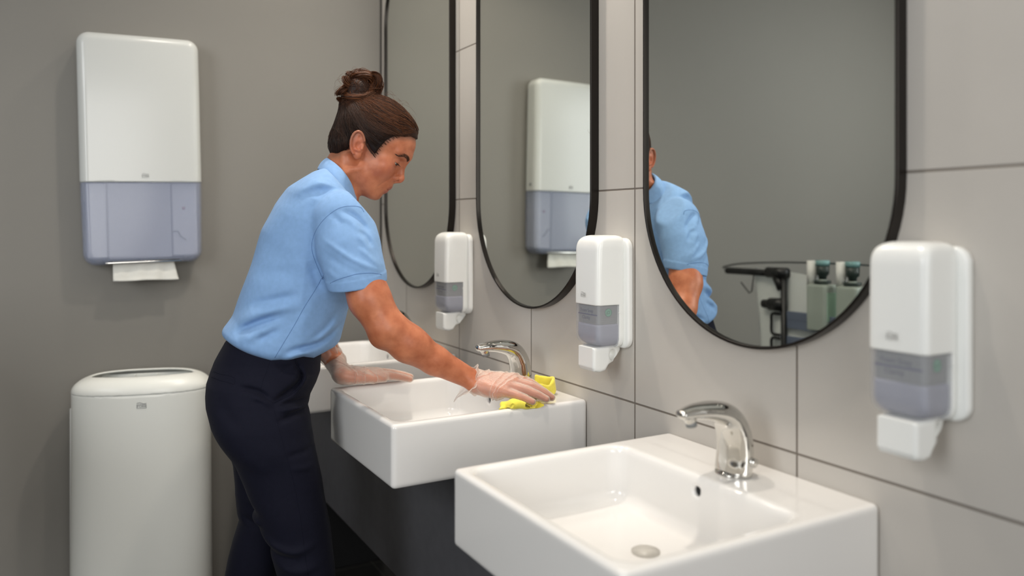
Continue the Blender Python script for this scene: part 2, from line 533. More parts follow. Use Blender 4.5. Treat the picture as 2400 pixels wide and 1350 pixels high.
def make_soap():
    root = empty('soap_dispenser', (0, 0, 0), 'x', 'soap dispenser', 'soap dispensers between the mirrors')
    H = 0.2915

    def shell(P, off=0.0):
        x, y, z = P.T
        # plan: a rounded box whose front bows out slightly
        fr = 0.0885 - 0.9 * (y + 0.004) ** 2 - 0.004 * np.clip((z - 0.15) / 0.14, 0, 1) ** 2
        xx = x + (0.0885 - fr)
        d2 = s_rrect2(xx - 0.0505, y, 0.038 + off, 0.047 + off, 0.014)
        # rounded shoulders (in the y-z view) and a softly rounded foot
        dv = s_rrect2(y, z - (0.045 + H) / 2, 0.047 + off, (H - 0.045) / 2 + off, 0.030)
        ds = s_rrect2(x - 0.02, z - (0.045 + H) / 2, 0.0685 + off, (H - 0.045) / 2 + off, 0.036)
        d = smax(smax(d2, dv, 0.014), ds, 0.014)
        return np.maximum(d, 0.012 - x)

    def winreg(P):
        x, y, z = P.T
        arch = 0.1405 + 0.0035 * (1 - np.clip(np.abs(y) / 0.047, 0, 1)) * 0 - 0.0035 * (x > 0.07)
        return np.maximum(np.maximum(z - 0.1405, 0.0275 - x), 0)
    wlim = lambda P, g: np.maximum(P[:, 2] - (0.1415 - g), (0.0275 + g) - P[:, 0])
    sdf_obj('cover', lambda P: np.maximum(shell(P), -wlim(P, 0.0)), (0.005, -0.06, 0.035), (0.105, 0.06, 0.30), 0.0022, M_WPLASTIC, root)
    win = sdf_obj('window', lambda P: np.maximum(np.maximum(shell(P, -0.0006), wlim(P, 0.0004)), -(shell(P, -0.0035))),
                  (0.02, -0.06, 0.035), (0.105, 0.06, 0.15), 0.0019, M_SWIN, root)
    # the refill seen through the window
    cart = sdf_obj('refill_bag', lambda P: s_extr(s_rrect2(P[:, 0] - 0.052, P[:, 1], 0.026, 0.037, 0.006), np.abs(P[:, 2] - 0.1215) - 0.0215, 0.002),
                   (0.02, -0.05, 0.09), (0.085, 0.05, 0.15), 0.0025, M_CART, root)
    sdf_obj('soap', lambda P: smax(s_extr(s_rrect2(P[:, 0] - 0.053, P[:, 1], 0.0285, 0.0415, 0.008), np.abs(P[:, 2] - 0.076) - 0.0255, 0.006), shell(P, -0.004), 0.004),
            (0.02, -0.05, 0.04), (0.09, 0.05, 0.108), 0.0025, M_SOAP, root)
    # printing on the refill: lettering on the front, round emblem on the near side
    Mx = lambda y, z, x=0.0783: frame_M((x, y, z), (0, 1, 0), (0, 0, 1))
    text_mesh('refill_lettering', 'Foam Soap', 0.0105, M_INK, cart, Mx(-0.0035, 0.1285), bold=0.0001)
    text_mesh('refill_lettering', 'Clarity', 0.0105, M_INK, cart, Mx(-0.006, 0.1135), bold=0.0001)
    box('refill_stripe', (0.0780, -0.035, 0.1195), (0.0785, 0.034, 0.1220), M_NAVY, cart)
    # emblem disc with a leaf
    a = np.linspace(0, 2 * math.pi, 33)[:-1]
    ec = (0.052, 0.0372, 0.126)
    V = [(ec[0] + 0.0085 * math.cos(t), 0.0374, ec[2] + 0.0085 * math.sin(t)) for t in a]
    mk('emblem', V, [tuple(range(31, -1, -1))], M_GREENP, cart, smooth=False)
    P = [np.array([ec[0] + 0.0085 * math.cos(t), 0.0376, ec[2] + 0.0085 * math.sin(t)]) for t in np.linspace(0, 2 * math.pi, 40)]
    leaf = [np.array([ec[0] + dx, 0.0377, ec[2] + dz]) for dx, dz in ((0.005, -0.003), (0.002, 0.002), (-0.004, 0.003), (-0.003, -0.002), (0.005, -0.003))]
    V, F = tube_arrays([P, leaf], [0.0006, 0.0006], 5)
    mk('emblem_line', V, F, M_GREEND, cart)
    for k in range(3):
        box('fine_print', (0.036, 0.0372, 0.1120 - 0.004 * k), (0.070, 0.0375, 0.1126 - 0.004 * k), M_LOGO, cart)
    # back plate, push bar with its bracket
    def plate(P):
        x, y, z = P.T
        d2 = s_rrect2(y, z - 0.165, 0.056, 0.117, 0.022)
        return s_extr(d2, np.abs(x - 0.0075) - 0.0073, 0.004)
    sdf_obj('back_plate', plate, (-0.003, -0.06, 0.03), (0.02, 0.06, 0.30), 0.0025, M_WPLASTIC, root)
    poly = [(0.084, 0.052), (0.0845, 0.010), (0.081, 0.003), (0.066, 0.000), (0.052, 0.003), (0.044, 0.014), (0.036, 0.017), (0.028, 0.019), (0.004, 0.041), (0.004, 0.055), (0.03, 0.056)]
    def push(P):
        x, y, z = P.T
        d2 = s_poly2(x, z, poly)
        hw = 0.030 - 0.012 * np.clip((0.045 - x) / 0.04, 0, 1)
        a = np.abs(y) - hw
        d = s_extr(d2, a, 0.006)
        return smax(d, -(s_ell(P, (0.030, 0.03, 0.034), (0.012, 0.02, 0.012))), 0.004)
    sdf_obj('push_bar', push, (-0.002, -0.04, -0.008), (0.095, 0.04, 0.065), 0.002, M_WPLASTIC, root)
    logo(root, frame_M((0.0887, -0.002, 0.161), (0, 1, 0), (0, 0, 1)), 0.016, M_LOGO, M_LOGO)
    for zz in (0.125, 0.06):
        o = mk('rivet', *tube_arrays([[(0.031, 0.0455, zz), (0.031, 0.0475, zz)]], [0.0012], 8), M_WPLASTIC2, root)
    return root


soap = make_soap()
for i, (yc, lab) in enumerate([(0.667, 'nearest white soap dispenser, at the right edge beside the large mirror'),
                               (1.385, 'middle white soap dispenser, between the two nearer mirrors above the middle basin'),
                               (2.131, 'farthest white soap dispenser, between the two farther mirrors')]):
    o = soap if i == 0 else copy_tree(soap)
    o.location = (-0.0003, yc, 0.9385); o.rotation_euler = (0, 0, math.pi); o['label'] = lab

# ------------------------------------------------------------------ paper towel dispenser
M_BWIN = mat_clear('blue_tinted_plastic', (176, 184, 206), 0.36, 0.14)
M_STACK = mat('grey_towel_stack', (170, 171, 178), 0.7)
M_COLUMN = mat('pale_grey_guide', (200, 200, 206), 0.5)


M_DISP = mat('pale_grey_white_plastic', (204, 206, 203), 0.22)


def make_towel_dispenser():
    # local: x along the wall, y out of the wall is -y, z up; origin at the wall, bottom centre
    root = empty('towel_dispenser', (-0.818, YB - 0.0005, 1.124), 'tall white paper towel dispenser with blue tinted window on the grey wall', 'towel dispenser')
    root.rotation_euler = (0, math.radians(-1.3), 0)
    Hh = 0.722; zs = 0.258

    def shell(P, off=0.0):
        x, y, z = P.T
        hx = 0.1755 - 0.004 * np.clip((0.25 - z) / 0.25, 0, 1)
        d2 = s_rrect2(x, z - Hh / 2, hx + off, Hh / 2 + off, 0.036)
        dep = 0.098 - 0.12 * x * x - 0.006 * np.clip((z - 0.5) / 0.22, 0, 1) ** 2
        return s_extr(d2, np.maximum(-y - dep - off, y), 0.026 + off) if off > -0.02 else d2
    lo, hi = (-0.19, -0.108, -0.01), (0.19, 0.004, 0.74)
    sdf_obj('cover', lambda P: np.maximum(shell(P), zs - P[:, 2]), lo, hi, 0.0036, M_DISP, root)
    notch = lambda P: s_box(P, (-0.105, -0.12, -0.03), (0.105, -0.02, 0.012), 0.006)
    sdf_obj('window', lambda P: np.maximum(np.maximum(np.maximum(shell(P, -0.0008), P[:, 2] - zs + 0.0004), -shell(P, -0.005)), -notch(P)),
            lo, (0.19, 0.004, 0.27), 0.0026, M_BWIN, root)
    box('towel_stack', (-0.100, -0.078, 0.018), (0.080, -0.012, 0.255), M_STACK, root, 0.003)
    for x0, x1 in ((-0.160, -0.104), (0.084, 0.160)):
        box('side_guide', (x0, -0.070, 0.022), (x1, -0.006, 0.255), M_COLUMN, root, 0.006)
    box('status_light', (0.114, -0.0735, 0.170), (0.124, -0.070, 0.180), mat('dull_red', (150, 96, 104), 0.4), root, 0.002)
    tube('guide_arm', smooth_path([(0.084, -0.072, 0.100), (0.100, -0.073, 0.100), (0.108, -0.073, 0.085), (0.124, -0.073, 0.072)], 14), 0.0022, M_GREY, root)
    box('outlet_bar', (-0.112, -0.086, 0.003), (0.112, -0.081, 0.010), M_CHROME, root, 0.002)
    box('outlet_slot', (-0.118, -0.074, 0.0125), (0.118, -0.010, 0.0178), M_DARK, root)
    logo(root, frame_M((0.006, -0.0993, 0.277), (1, 0, 0), (0, 0, 1)), 0.020, M_LOGO, M_LOGO)
    m = mk('lock', *tube_arrays([[(0.1735, -0.055, 0.285), (0.1772, -0.055, 0.285)]], [0.006], 16), M_GREY, root)
    return root


make_towel_dispenser()
# the paper towel hanging out of it
def towel():
    nx, nz = 33, 13
    V = []
    for j in range(nz):
        t = j / (nz - 1)
        for i in range(nx):
            s = i / (nx - 1)
            xl = -0.908 + 0.016 * (1 - t) ** 2 * 0; xr = -0.722 - 0.010 * (1 - t) + 0.004 * t
            x = xl + (xr - xl) * s
            z = 1.135 - 0.063 * t - 0.001 * math.sin(s * 9) * t
            y = YB - 0.060 - 0.020 * t ** 1.5 + 0.0035 * math.sin(s * 7 + 2 * t) * t + 0.002 * math.sin(s * 23 + 3 * t)
            V.append((x, y, z))
    F = [(j * nx + i, j * nx + i + 1, (j + 1) * nx + i + 1, (j + 1) * nx + i) for j in range(nz - 1) for i in range(nx - 1)]
    o = mk('paper_towel', V, F, mat('white_paper', (222, 221, 214), 0.85, 0, 0.1, bump=(220, 0.25)))
    sm = o.modifiers.new('s', 'SOLIDIFY'); sm.thickness = 0.0012
    return tag(o, 'white paper towel hanging out of the towel dispenser', 'paper towel')


towel()

# ------------------------------------------------------------------ waste bin
def make_bin():
    root = empty('waste_bin', (-0.829, 2.690, 0), 'tall white oval waste bin below the towel dispenser', 'waste bin', rz=math.radians(-14))
    A, Bq, Ht = 0.1955, 0.112, 0.793

    def oval(x, y, a, b): return s_ell2(x, y, a, b)

    def s_ell2(x, y, a, b):
        n = 2.6
        k = (np.abs(x / a) ** n + np.abs(y / b) ** n) ** (1 / n)
        return (k - 1) * np.minimum(a, b) / np.maximum(1.0, 0.75)

    def body(P):
        x, y, z = P.T
        wd = 0.004 * np.clip((0.62 - z) / 0.62, 0, 1)
        d2 = s_ell2(x, y, A + wd, Bq + wd)
        d = s_extr(d2, np.maximum(z - 0.7465, -z), 0.0008)
        return np.maximum(d, -np.maximum(s_ell2(x, y, A - 0.008, Bq - 0.008), 0.02 - z))

    def lid(P):
        x, y, z = P.T
        d2 = s_ell2(x, y, A + 0.0006, Bq + 0.0006)
        out = s_extr(d2, z - Ht, 0.046)
        inn = s_extr(d2 + 0.006, z - Ht + 0.006, 0.042)
        d = np.maximum(out, 0.7455 - z)
        d = np.maximum(d, -inn)
        hole = (np.sqrt((x / 0.142) ** 2 + (y / 0.068) ** 2 + 1e-9) - 1) * 0.068
        return smax(d, -hole, 0.006)
    sdf_obj('bin_body', body, (-0.21, -0.13, -0.005), (0.21, 0.13, 0.76), 0.006, M_WPLASTIC2, root, lip=2.2)
    sdf_obj('bin_lid', lid, (-0.21, -0.13, 0.735), (0.21, 0.13, 0.80), 0.003, M_WPLASTIC2, root, lip=3.0)
    liner = box('inner_wall', (-0.13, 0.070, 0.45), (0.13, 0.076, 0.778), M_WPLASTIC2, root, 0.002)
    for x in (-0.035, 0.030):
        box('rib', (x - 0.002, 0.060, 0.55), (x + 0.002, 0.070, 0.776), M_WPLASTIC2, liner)
    box('catch', (-0.016, 0.066, 0.752), (0.004, 0.0705, 0.766), M_DARK, liner, 0.001)
    st = box('hinge_strip', (-0.2085, 0.02, 0.10), (-0.195, 0.075, 0.690), M_WPLASTIC, root, 0.002)
    for zz in (0.600, 0.500, 0.400, 0.300, 0.200):
        box('clip', (-0.2105, 0.03, zz - 0.010), (-0.2080, 0.05, zz + 0.010), M_GREY, st, 0.0005)
    yy = -Bq * (1 - (0.015 / A) ** 2.6) ** (1 / 2.6)
    logo(root, frame_M((0.014, yy - 0.0006, 0.712), (1, 0, 0), (0, 0, 1)), 0.026, M_LOGO_D, M_LOGO_D)
    return root


make_bin()

# ------------------------------------------------------------------ wash basins
M_DRAIN = mat('drain_cover', (196, 192, 184), 0.3)


CERAMIC = {}


def make_basin(W):
    """local: x out of the wall (rotated later), y centred, z=0 at the rim"""
    root = empty('wash_basin', (0, 0, 0), 'x', 'wash basin', 'white wash basins on the dark vanity')
    Dp = 0.474; Hh = 0.130

    def ceramic(P):
        x, y, z = P.T
        d = s_extr(s_rrect2(x - Dp / 2, y, Dp / 2, W / 2, 0.010), np.maximum(z, -Hh - z), 0.008)
        tp = 0.010 * np.clip(-z / 0.10, 0, 1)
        cav = s_extr(s_rrect2(x - 0.298 + 0.15 * 0, y, 0.1545 - tp * 0.4, W / 2 - 0.0235 - tp * 0.5, 0.030), np.abs(z + 0.0 - 0.02) - (0.02 + 0.098 + 0.006 * np.exp(-((x - 0.26) ** 2 + y ** 2) / 0.02)), 0.022)
        d = smax(d, -cav, 0.012)
        # overflow and waste holes
        d = smax(d, -s_rc(P, (0.120, 0, -0.026), (0.160, 0, -0.026), 0.0085, 0.0085), 0.003)
        return d
    CERAMIC[W] = ceramic
    sdf_obj('bowl', ceramic, (-0.006, -W / 2 - 0.006, -Hh - 0.006), (Dp + 0.006, W / 2 + 0.006, 0.006), 0.0042, M_CERAMIC, root)
    m = tube('overflow_hole', [(0.128, 0, -0.026), (0.1375, 0, -0.026)], 0.0078, M_DARK, root, 20)
    bm = tube('drain', [(0.250, 0, -0.115), (0.250, 0, -0.1010)], 0.0225, M_DRAIN, root, 28)
    return root


BW = [(0.467, 0.982, 0.838, 'wash basin nearest the camera with an empty dry bowl'),
      (0.425, 1.709, 0.848, 'middle wash basin with the yellow cloth on its rim'),
      (0.425, 2.400, 0.853, 'farthest wash basin, behind the resting gloved hand')]
for i, (W_, yc, zt, lab) in enumerate(BW):
    o = make_basin(W_)
    o.location = (-0.0005, yc, zt); o.rotation_euler = (0, 0, math.pi); o['label'] = 'white rectangular ' + lab

# ------------------------------------------------------------------ faucets (local: x towards the basin, y towards the entrance)
FP = smooth_path([(0.002, 0, 0.006), (-0.001, 0, 0.038), (0.003, 0, 0.070), (0.018, 0, 0.0960), (0.044, 0, 0.1080), (0.080, 0, 0.1120), (0.113, 0, 0.1100)], 110)
FRd = np.interp(np.linspace(0, 1, 110), [0, 0.17, 0.33, 0.5, 0.67, 0.83, 1.0], [0.0225, 0.0222, 0.0218, 0.0200, 0.0172, 0.0132, 0.0078])


def make_faucet():
    root = empty('faucet', (0, 0, 0), 'x', 'faucet', 'chrome sensor faucets on the basins')

    def body(P):
        d = None
        q = P * np.array([1, 0.62, 1])
        for k in range(len(FP) - 1):
            e = s_rc(q, FP[k], FP[k + 1], FRd[k], FRd[k + 1]); d = e if d is None else np.minimum(d, e)
        top = P[:, 2] - (0.1240 - 1.3 * (P[:, 0] - 0.058) ** 2)
        d = smax(d, top, 0.004)
        d = smax(d, -P[:, 2], 0.002)
        ar = s_rc(P, (0.100, 0, 0.107), (0.097, 0, 0.1005), 0.0100, 0.0097)
        return smin(d, ar, 0.004)
    sdf_obj('faucet_body', body, (-0.035, -0.042, -0.003), (0.130, 0.042, 0.135), 0.0018, M_CHROME, root)
    tube('aerator', [(0.0950, 0, 0.0975), (0.0935, 0, 0.0890)], 0.0090, M_GREY, root, 16)
    ring = tube('base_ring', [(0.002, 0, 0.0), (0.002, 0, 0.004)], 0.0300, M_CHROME, root, 28)
    kn = tube('side_knob', [(-0.004, 0.028, 0.026), (-0.004, 0.0415, 0.026)], 0.0075, M_CHROME, root, 18)
    eye = tube('sensor', [(0.0185, 0, 0.046), (0.0208, 0, 0.046)], 0.0018, M_DARK, root, 12)
    return root


fa = make_faucet()
for i, (y, z, lab) in enumerate([(0.962, 0.838, 'chrome sensor faucet on the basin nearest the camera'),
                                 (1.668, 0.848, 'chrome sensor faucet behind the yellow cloth on the middle basin'),
                                 (2.400, 0.853, 'chrome faucet on the farthest basin, mostly hidden by the forearm')]):
    o = fa if i == 0 else copy_tree(fa)
    o.location = (-0.080, y, z); o.rotation_euler = (0, 0, math.pi); o['label'] = lab

# ------------------------------------------------------------------ vanity under the basins
van = empty('vanity_cabinet', (-0.14, 1.5, 0.34), 'long dark charcoal vanity cabinet under the three wash basins', 'cabinet')
def vbox(n, lo, hi, m, bevel=0.0015):
    o = box(n, lo, hi, m, None, bevel); o.parent = van; o.matrix_parent_inverse = Matrix.Translation(-Vector(van.location)); return o
vbox('front_panel', (-0.275, 0.10, 0.315), (-0.257, YB - 0.001, 0.7055), M_CHAR)
vbox('bottom_panel', (-0.257, 0.10, 0.315), (-0.001, YB - 0.001, 0.333), M_CHAR)
vbox('end_panel', (-0.257, 0.10, 0.333), (-0.001, 0.118, 0.7055), M_CHAR)
vbox('under_shade_panel', (-0.275, YB - 0.020, 0.0005), (-0.001, YB - 0.002, 0.3148), M_DARK)  # black panel added for the shade on the wall under the cabinet
# ------------------------------------------------------------------ the woman (local: x forward, y to her left, z up)
FV = np.array([0.9598, -0.2807]); LV = np.array([0.2807, 0.9598]); LD = 1.955; FR = -0.08
ROOT_XY = CAM[:2] + LD * LV + FR * FV
woman = empty('person', (ROOT_XY[0], ROOT_XY[1], 0.0),
              'woman in light blue polo shirt and navy trousers bending to wipe the middle basin', 'person', rz=math.atan2(FV[1], FV[0]))


def L(u, v, l=0.0):
    """point of the body: seen at (u, v), lying l to her left of her middle plane"""
    d = ray(u, v); t = (LD + l) / (d[:2] @ LV); p = d * t
    return np.array([p[:2] @ FV - FR, l, CAM[2] + p[2]])


def W2L(p):
    q = np.asarray(p[:2]) - ROOT_XY
    return np.array([q @ FV, q @ LV, p[2]])


def Lz(u, v, z):
    return W2L(onZ(u, v, z))


# ---- head frame
E0 = L(854, 353, 0.0)
PITCH = math.radians(28); YW = math.radians(-11)
_x = np.array([math.cos(PITCH) * math.cos(YW), math.cos(PITCH) * math.sin(YW), -math.sin(PITCH)])
_y = np.array([-math.sin(YW), math.cos(YW), 0.0])
_z = np.cross(_x, _y)
RH = np.stack([_x, _y, _z], 1)            # columns: head axes
toH = lambda P: (P - E0) @ RH
fromH = lambda Q: np.asarray(Q, float) @ RH.T + E0


def face(Q):
    S = Q.copy(); S[:, 1] = np.abs(S[:, 1])
    d = s_ell(Q, (0.006, 0, 0.047), (0.090, 0.0700, 0.080))
    d = smin(d, s_ell(Q, (0.045, 0, 0.050), (0.0605, 0.0585, 0.053)), 0.020)
    d = smin(d, s_ell(Q, (0.040, 0, -0.022), (0.0545, 0.0560, 0.074)), 0.022)
    d = smin(d, s_rc(S, (0.0975, 0.006, 0.0345), (0.080, 0.043, 0.0335), 0.0105, 0.0085), 0.014)
    d = smin(d, s_ell(Q, (0.0685, 0, -0.043), (0.0295, 0.027, 0.034)), 0.016)
    d = smin(d, s_sph(S, (0.064, 0.039, -0.012), 0.0195), 0.022)
    d = smin(d, s_rc(S, (0.014, 0.044, -0.046), (0.064, 0.017, -0.081), 0.0150, 0.0125), 0.022)
    d = smin(d, s_ell(Q, (0.0735, 0, -0.0815), (0.0130, 0.0180, 0.0130)), 0.012)
    d = smin(d, s_rc(Q, (0.005, 0, -0.045), (0.055, 0, -0.070), 0.036, 0.018), 0.015)
    # eye sockets, eyelids
    d = smax(d, -s_ell(S, (0.0985, 0.0315, 0.0115), (0.0125, 0.0150, 0.0095)), 0.012)
    ec = np.array([0.0795, 0.0315, 0.0105])
    lid = s_sph(S, ec, 0.0136)
    rel = S - ec
    a1, a2 = math.radians(-7), math.radians(-40)
    up = -(rel[:, 0] * (-math.sin(a1)) + rel[:, 2] * math.cos(a1))     # >0 below the upper lid edge
    dn = rel[:, 0] * (-math.sin(a2)) + rel[:, 2] * math.cos(a2)        # >0 above the lower lid edge
    slit = np.minimum(np.minimum(up, dn), 0.0125 - np.abs(rel[:, 1]))
    lid = np.maximum(lid, np.minimum(slit, 0.006))
    d = smin(d, lid, 0.0035)
    # nose
    d = smin(d, s_chain(Q, [(0.0990, 0, 0.020), (0.1010, 0, 0.004), (0.1075, 0, -0.0150)], [0.0068, 0.0065, 0.0080]), 0.011)
    d = smin(d, s_sph(Q, (0.1088, 0, -0.0185), 0.0092), 0.004)
    d = smin(d, s_sph(S, (0.0995, 0.0115, -0.0235), 0.0068), 0.006)
    d = smin(d, s_rc(Q, (0.1095, 0, -0.0255), (0.1005, 0, -0.0315), 0.0044, 0.0044), 0.005)
    d = smax(d, -s_ell(S, (0.1035, 0.0082, -0.0300), (0.0066, 0.0034, 0.0046)), 0.002)
    # lips
    d = smin(d, s_chain(S, [(0.0948, 0, -0.0492), (0.0925, 0.008, -0.0490), (0.0860, 0.017, -0.0530), (0.0775, 0.0245, -0.0560)], [0.0052, 0.0050, 0.0036, 0.0018]), 0.007)
    d = smin(d, s_chain(S, [(0.0892, 0, -0.0628), (0.0875, 0.008, -0.0622), (0.0822, 0.017, -0.0595), (0.0768, 0.0235, -0.0570)], [0.0060, 0.0056, 0.0040, 0.0018]), 0.006)
    d = smax(d, -s_chain(S, [(0.1020, 0, -0.0570), (0.0935, 0.010, -0.0562), (0.0850, 0.019, -0.0562), (0.0770, 0.0270, -0.0562)], [0.0019, 0.0019, 0.0018, 0.0013]), 0.002)
    # fold beside the nose
    d = d + 0.0010 * np.exp(-(s_chain(S, [(0.092, 0.020, -0.022), (0.081, 0.032, -0.045), (0.074, 0.033, -0.060)], [0, 0, 0]) / 0.0035) ** 2)
    return d


def ears(Q):
    S = Q.copy(); S[:, 1] = np.abs(S[:, 1])
    # ear plane: a upwards along the ear, b forwards, c outwards
    c0 = np.array([-0.0075, 0.0755, 0.0045])
    tl = math.radians(22)
    A = np.array([-math.sin(tl), 0.16, math.cos(tl)]); A /= np.linalg.norm(A)
    Bv = np.array([math.cos(tl), -0.34, math.sin(tl)]); Bv -= A * (A @ Bv); Bv /= np.linalg.norm(Bv)
    Cv = np.cross(A, Bv); Cv = Cv if Cv[1] > 0 else -Cv
    R = S - c0
    a, b, c = R @ A, R @ Bv, R @ Cv
    T = np.stack([a, b, c], 1)
    d = s_ell(T, (0.002, 0.000, -0.002), (0.0315, 0.0165, 0.0055))
    th = np.linspace(math.radians(-55), math.radians(215), 14)
    rim = [(0.0045 + 0.0285 * math.sin(t) if math.sin(t) > 0 else 0.0045 + 0.022 * math.sin(t), 0.0165 * math.cos(t) * -1, 0.0030) for t in th]
    rim = [(0.003 + 0.0275 * math.cos(t), -0.0160 * math.sin(t) - 0.001, 0.0032) for t in np.linspace(math.radians(-75), math.radians(150), 14)]
    d = smin(d, s_chain(T, rim, [0.0030] * len(rim)), 0.002)
    d = smin(d, s_ell(T, (-0.0255, 0.001, 0.000), (0.0095, 0.0085, 0.0045)), 0.005)
    d = smax(d, -s_ell(T, (-0.004, 0.002, 0.0085), (0.0125, 0.0095, 0.0095)), 0.003)
    d = smax(d, -s_chain(T, [(0.022, -0.004, 0.0065), (0.012, -0.0100, 0.0065), (-0.004, -0.0115, 0.0060)], [0.0034, 0.0032, 0.0022]), 0.002)
    d = smax(d, -s_ell(T, (0.0175, 0.004, 0.0070), (0.0065, 0.0060, 0.0050)), 0.002)
    d = smin(d, s_rc(T, (-0.002, 0.0115, 0.0015), (-0.009, 0.0095, 0.0025), 0.0040, 0.0038), 0.003)
    d = smin(d, s_rc(T, (-0.0125, -0.003, 0.002), (-0.0145, 0.003, 0.002), 0.0034, 0.0034), 0.003)
    # root that joins the ear to the head
    d = smin(d, s_rc(T, (0.010, 0.008, -0.008), (-0.012, 0.008, -0.008), 0.0085, 0.008), 0.006)
    return d


# ---- silhouettes of the torso (in the shirt) given as points seen in profile
TA0 = L(640, 836)[[0, 2]]; TA1 = L(775, 420)[[0, 2]]
TAd = (TA1 - TA0) / np.linalg.norm(TA1 - TA0); TAn = np.array([TAd[1], -TAd[0]])    # along the trunk, towards the chest


def prof_table(pts, axd, axn, org, n=240, lo=None, hi=None, sm=5):
    q = np.array([[(L(u, v)[[0, 2]] - org) @ axd, (L(u, v)[[0, 2]] - org) @ axn] for u, v in pts])
    q = q[np.argsort(q[:, 0])]
    ts = np.linspace(lo, hi, n); vs = np.interp(ts, q[:, 0], q[:, 1])
    k = np.exp(-np.linspace(-2, 2, 2 * sm + 1) ** 2); k /= k.sum()
    vs = np.convolve(np.pad(vs, sm, mode='edge'), k, mode='valid')
    return ts, vs


back_px = [(790, 386), (768, 392), (745, 399), (733, 402), (705, 420), (676, 440), (645, 480), (615, 538), (594, 601), (574, 660), (558, 703), (545, 739), (523, 770), (515, 788), (519, 802), (530, 812), (560, 830)]
front_px = [(832, 452), (838, 475), (852, 520), (855, 560), (852, 600), (845, 650), (833, 690), (817, 715), (811, 745), (806, 766), (800, 790), (792, 812), (780, 826), (750, 850)]
tlo, thi = -0.12, 0.52
tB, qB = prof_table(back_px, TAd, TAn, TA0, lo=tlo, hi=thi)
tF, qF = prof_table(front_px, TAd, TAn, TA0, lo=tlo, hi=thi)
LWt = np.array([-0.12, -0.02, 0.05, 0.15, 0.25, 0.33, 0.38, 0.42, 0.445, 0.47, 0.52])
LWv = np.array([0.150, 0.157, 0.160, 0.152, 0.152, 0.158, 0.155, 0.138, 0.110, 0.080, 0.060])


def torso(P, off=0.0):
    f, z = P[:, 0] - TA0[0], P[:, 2] - TA0[1]
    t = f * TAd[0] + z * TAd[1]; q = f * TAn[0] + z * TAn[1]
    b = np.interp(t, tB, qB); fr = np.interp(t, tF, qF); lw = np.interp(t, LWt, LWv) + off
    c = (b + fr) / 2; h = np.maximum((fr - b) / 2 + off, 0.01)
    n = 2.35
    k = (np.abs((q - c) / h) ** n + np.abs(P[:, 1] / lw) ** n + 1e-12) ** (1 / n)
    d = (k - 1) * np.minimum(h, lw) * 0.92
    return smax(d, t - 0.475, 0.02)


def hem_z(f):
    px = [(500, 800), (527, 808), (582, 826), (637, 842), (680, 840), (711, 838), (735, 846), (772, 830), (800, 826)]
    q = np.array([L(u, v, -0.12)[[0, 2]] for u, v in px])
    return np.interp(f, q[:, 0], q[:, 1])


# ---- arms
SR = [L(806, 520, -0.150), L(846, 640, -0.190), L(900, 758, -0.215)]
ELB_R = L(906, 768, -0.212)
WR_R = L(1106, 889, -0.181)
arm_r_pts = [L(800, 512, -0.145), L(836, 610, -0.186), L(866, 700, -0.202), ELB_R, L(957, 806, -0.205), L(1020, 845, -0.195), WR_R]
arm_r_rad = [0.048, 0.0455, 0.0450, 0.0400, 0.0400, 0.0315, 0.0225]
EL_L = L(702, 735, 0.155)
WR_L = L(786, 846, 0.140)
arm_l_pts = [L(796, 512, 0.115), L(752, 620, 0.135), EL_L, L(744, 792, 0.148), WR_L]
arm_l_rad = [0.046, 0.043, 0.040, 0.037, 0.0235]


# ---- hands
def hand_frame(org, xdir, updir):
    x = np.asarray(xdir, float); x /= np.linalg.norm(x)
    z = np.asarray(updir, float); z -= x * (x @ z); z /= np.linalg.norm(z)
    y = np.cross(z, x)
    return np.asarray(org, float), np.stack([x, y, z], 1)


def hand_chains(side, bends, spreads, thumb, k=1.0, slim=1.0):
    """side=+1: thumb towards +y. Finger order index..little. Returns metacarpals and fingers as (points, radii)"""
    yk = np.array([0.030, 0.010, -0.010, -0.028]); xk = np.array([0.090, 0.094, 0.089, 0.080])
    yw = np.array([0.017, 0.006, -0.006, -0.016])
    ph = np.array([[0.043, 0.026, 0.022], [0.047, 0.030, 0.023], [0.043, 0.028, 0.023], [0.033, 0.021, 0.020]])
    rr = np.array([[0.0108, 0.0090, 0.0080, 0.0066], [0.0110, 0.0092, 0.0082, 0.0068], [0.0106, 0.0088, 0.0078, 0.0064], [0.0096, 0.0078, 0.0070, 0.0058]])
    zk = np.array([0.001, 0.004, 0.002, -0.003])
    mets = []; fing = []
    for i in range(4):
        kn = np.array([xk[i], yk[i] * side, zk[i]])
        mets.append(([np.array([0.004, yw[i] * side, 0.0]), kn], [0.0145, 0.0118]))
        p = kn.copy(); pts = [p.copy()]; ang = 0.0; sp = math.radians(spreads[i]) * side
        for j in range(3):
            ang += math.radians(bends[i][j])
            dr = np.array([math.cos(ang) * math.cos(sp), math.cos(ang) * math.sin(sp), -math.sin(ang)])
            p = p + dr * ph[i][j]; pts.append(p.copy())
        fing.append((pts, list(rr[i])))
    tp = [np.array([a, b * side, c]) for a, b, c in thumb]
    fing.append((tp, [0.0150, 0.0118, 0.0100, 0.0078]))
    mets.append(([np.array([0.014, -0.019 * side, -0.007]), np.array([0.062, -0.027 * side, -0.009])], [0.0150, 0.0135]))
    mets = [([p * k for p in a], [r * k for r in b]) for a, b in mets]
    fing = [([p * k for p in a], [r * k * slim for r in b]) for a, b in fing]
    return mets, fing


def hand_sdf(P, fr, mets, fing):
    org, R = fr
    Q = (P - org) @ R
    d = None
    for pts, rad in mets:
        e = s_rc(Q * np.array([1, 1, 1.0]), pts[0], pts[1], rad[0], rad[1])
        d = e if d is None else smin(d, e, 0.014)
    tips = None
    for n, (pts, rad) in enumerate(fing):
        e = s_chain(Q, pts, rad)
        d = smin(d, e, 0.010 if n == 4 else 0.005)
    return d


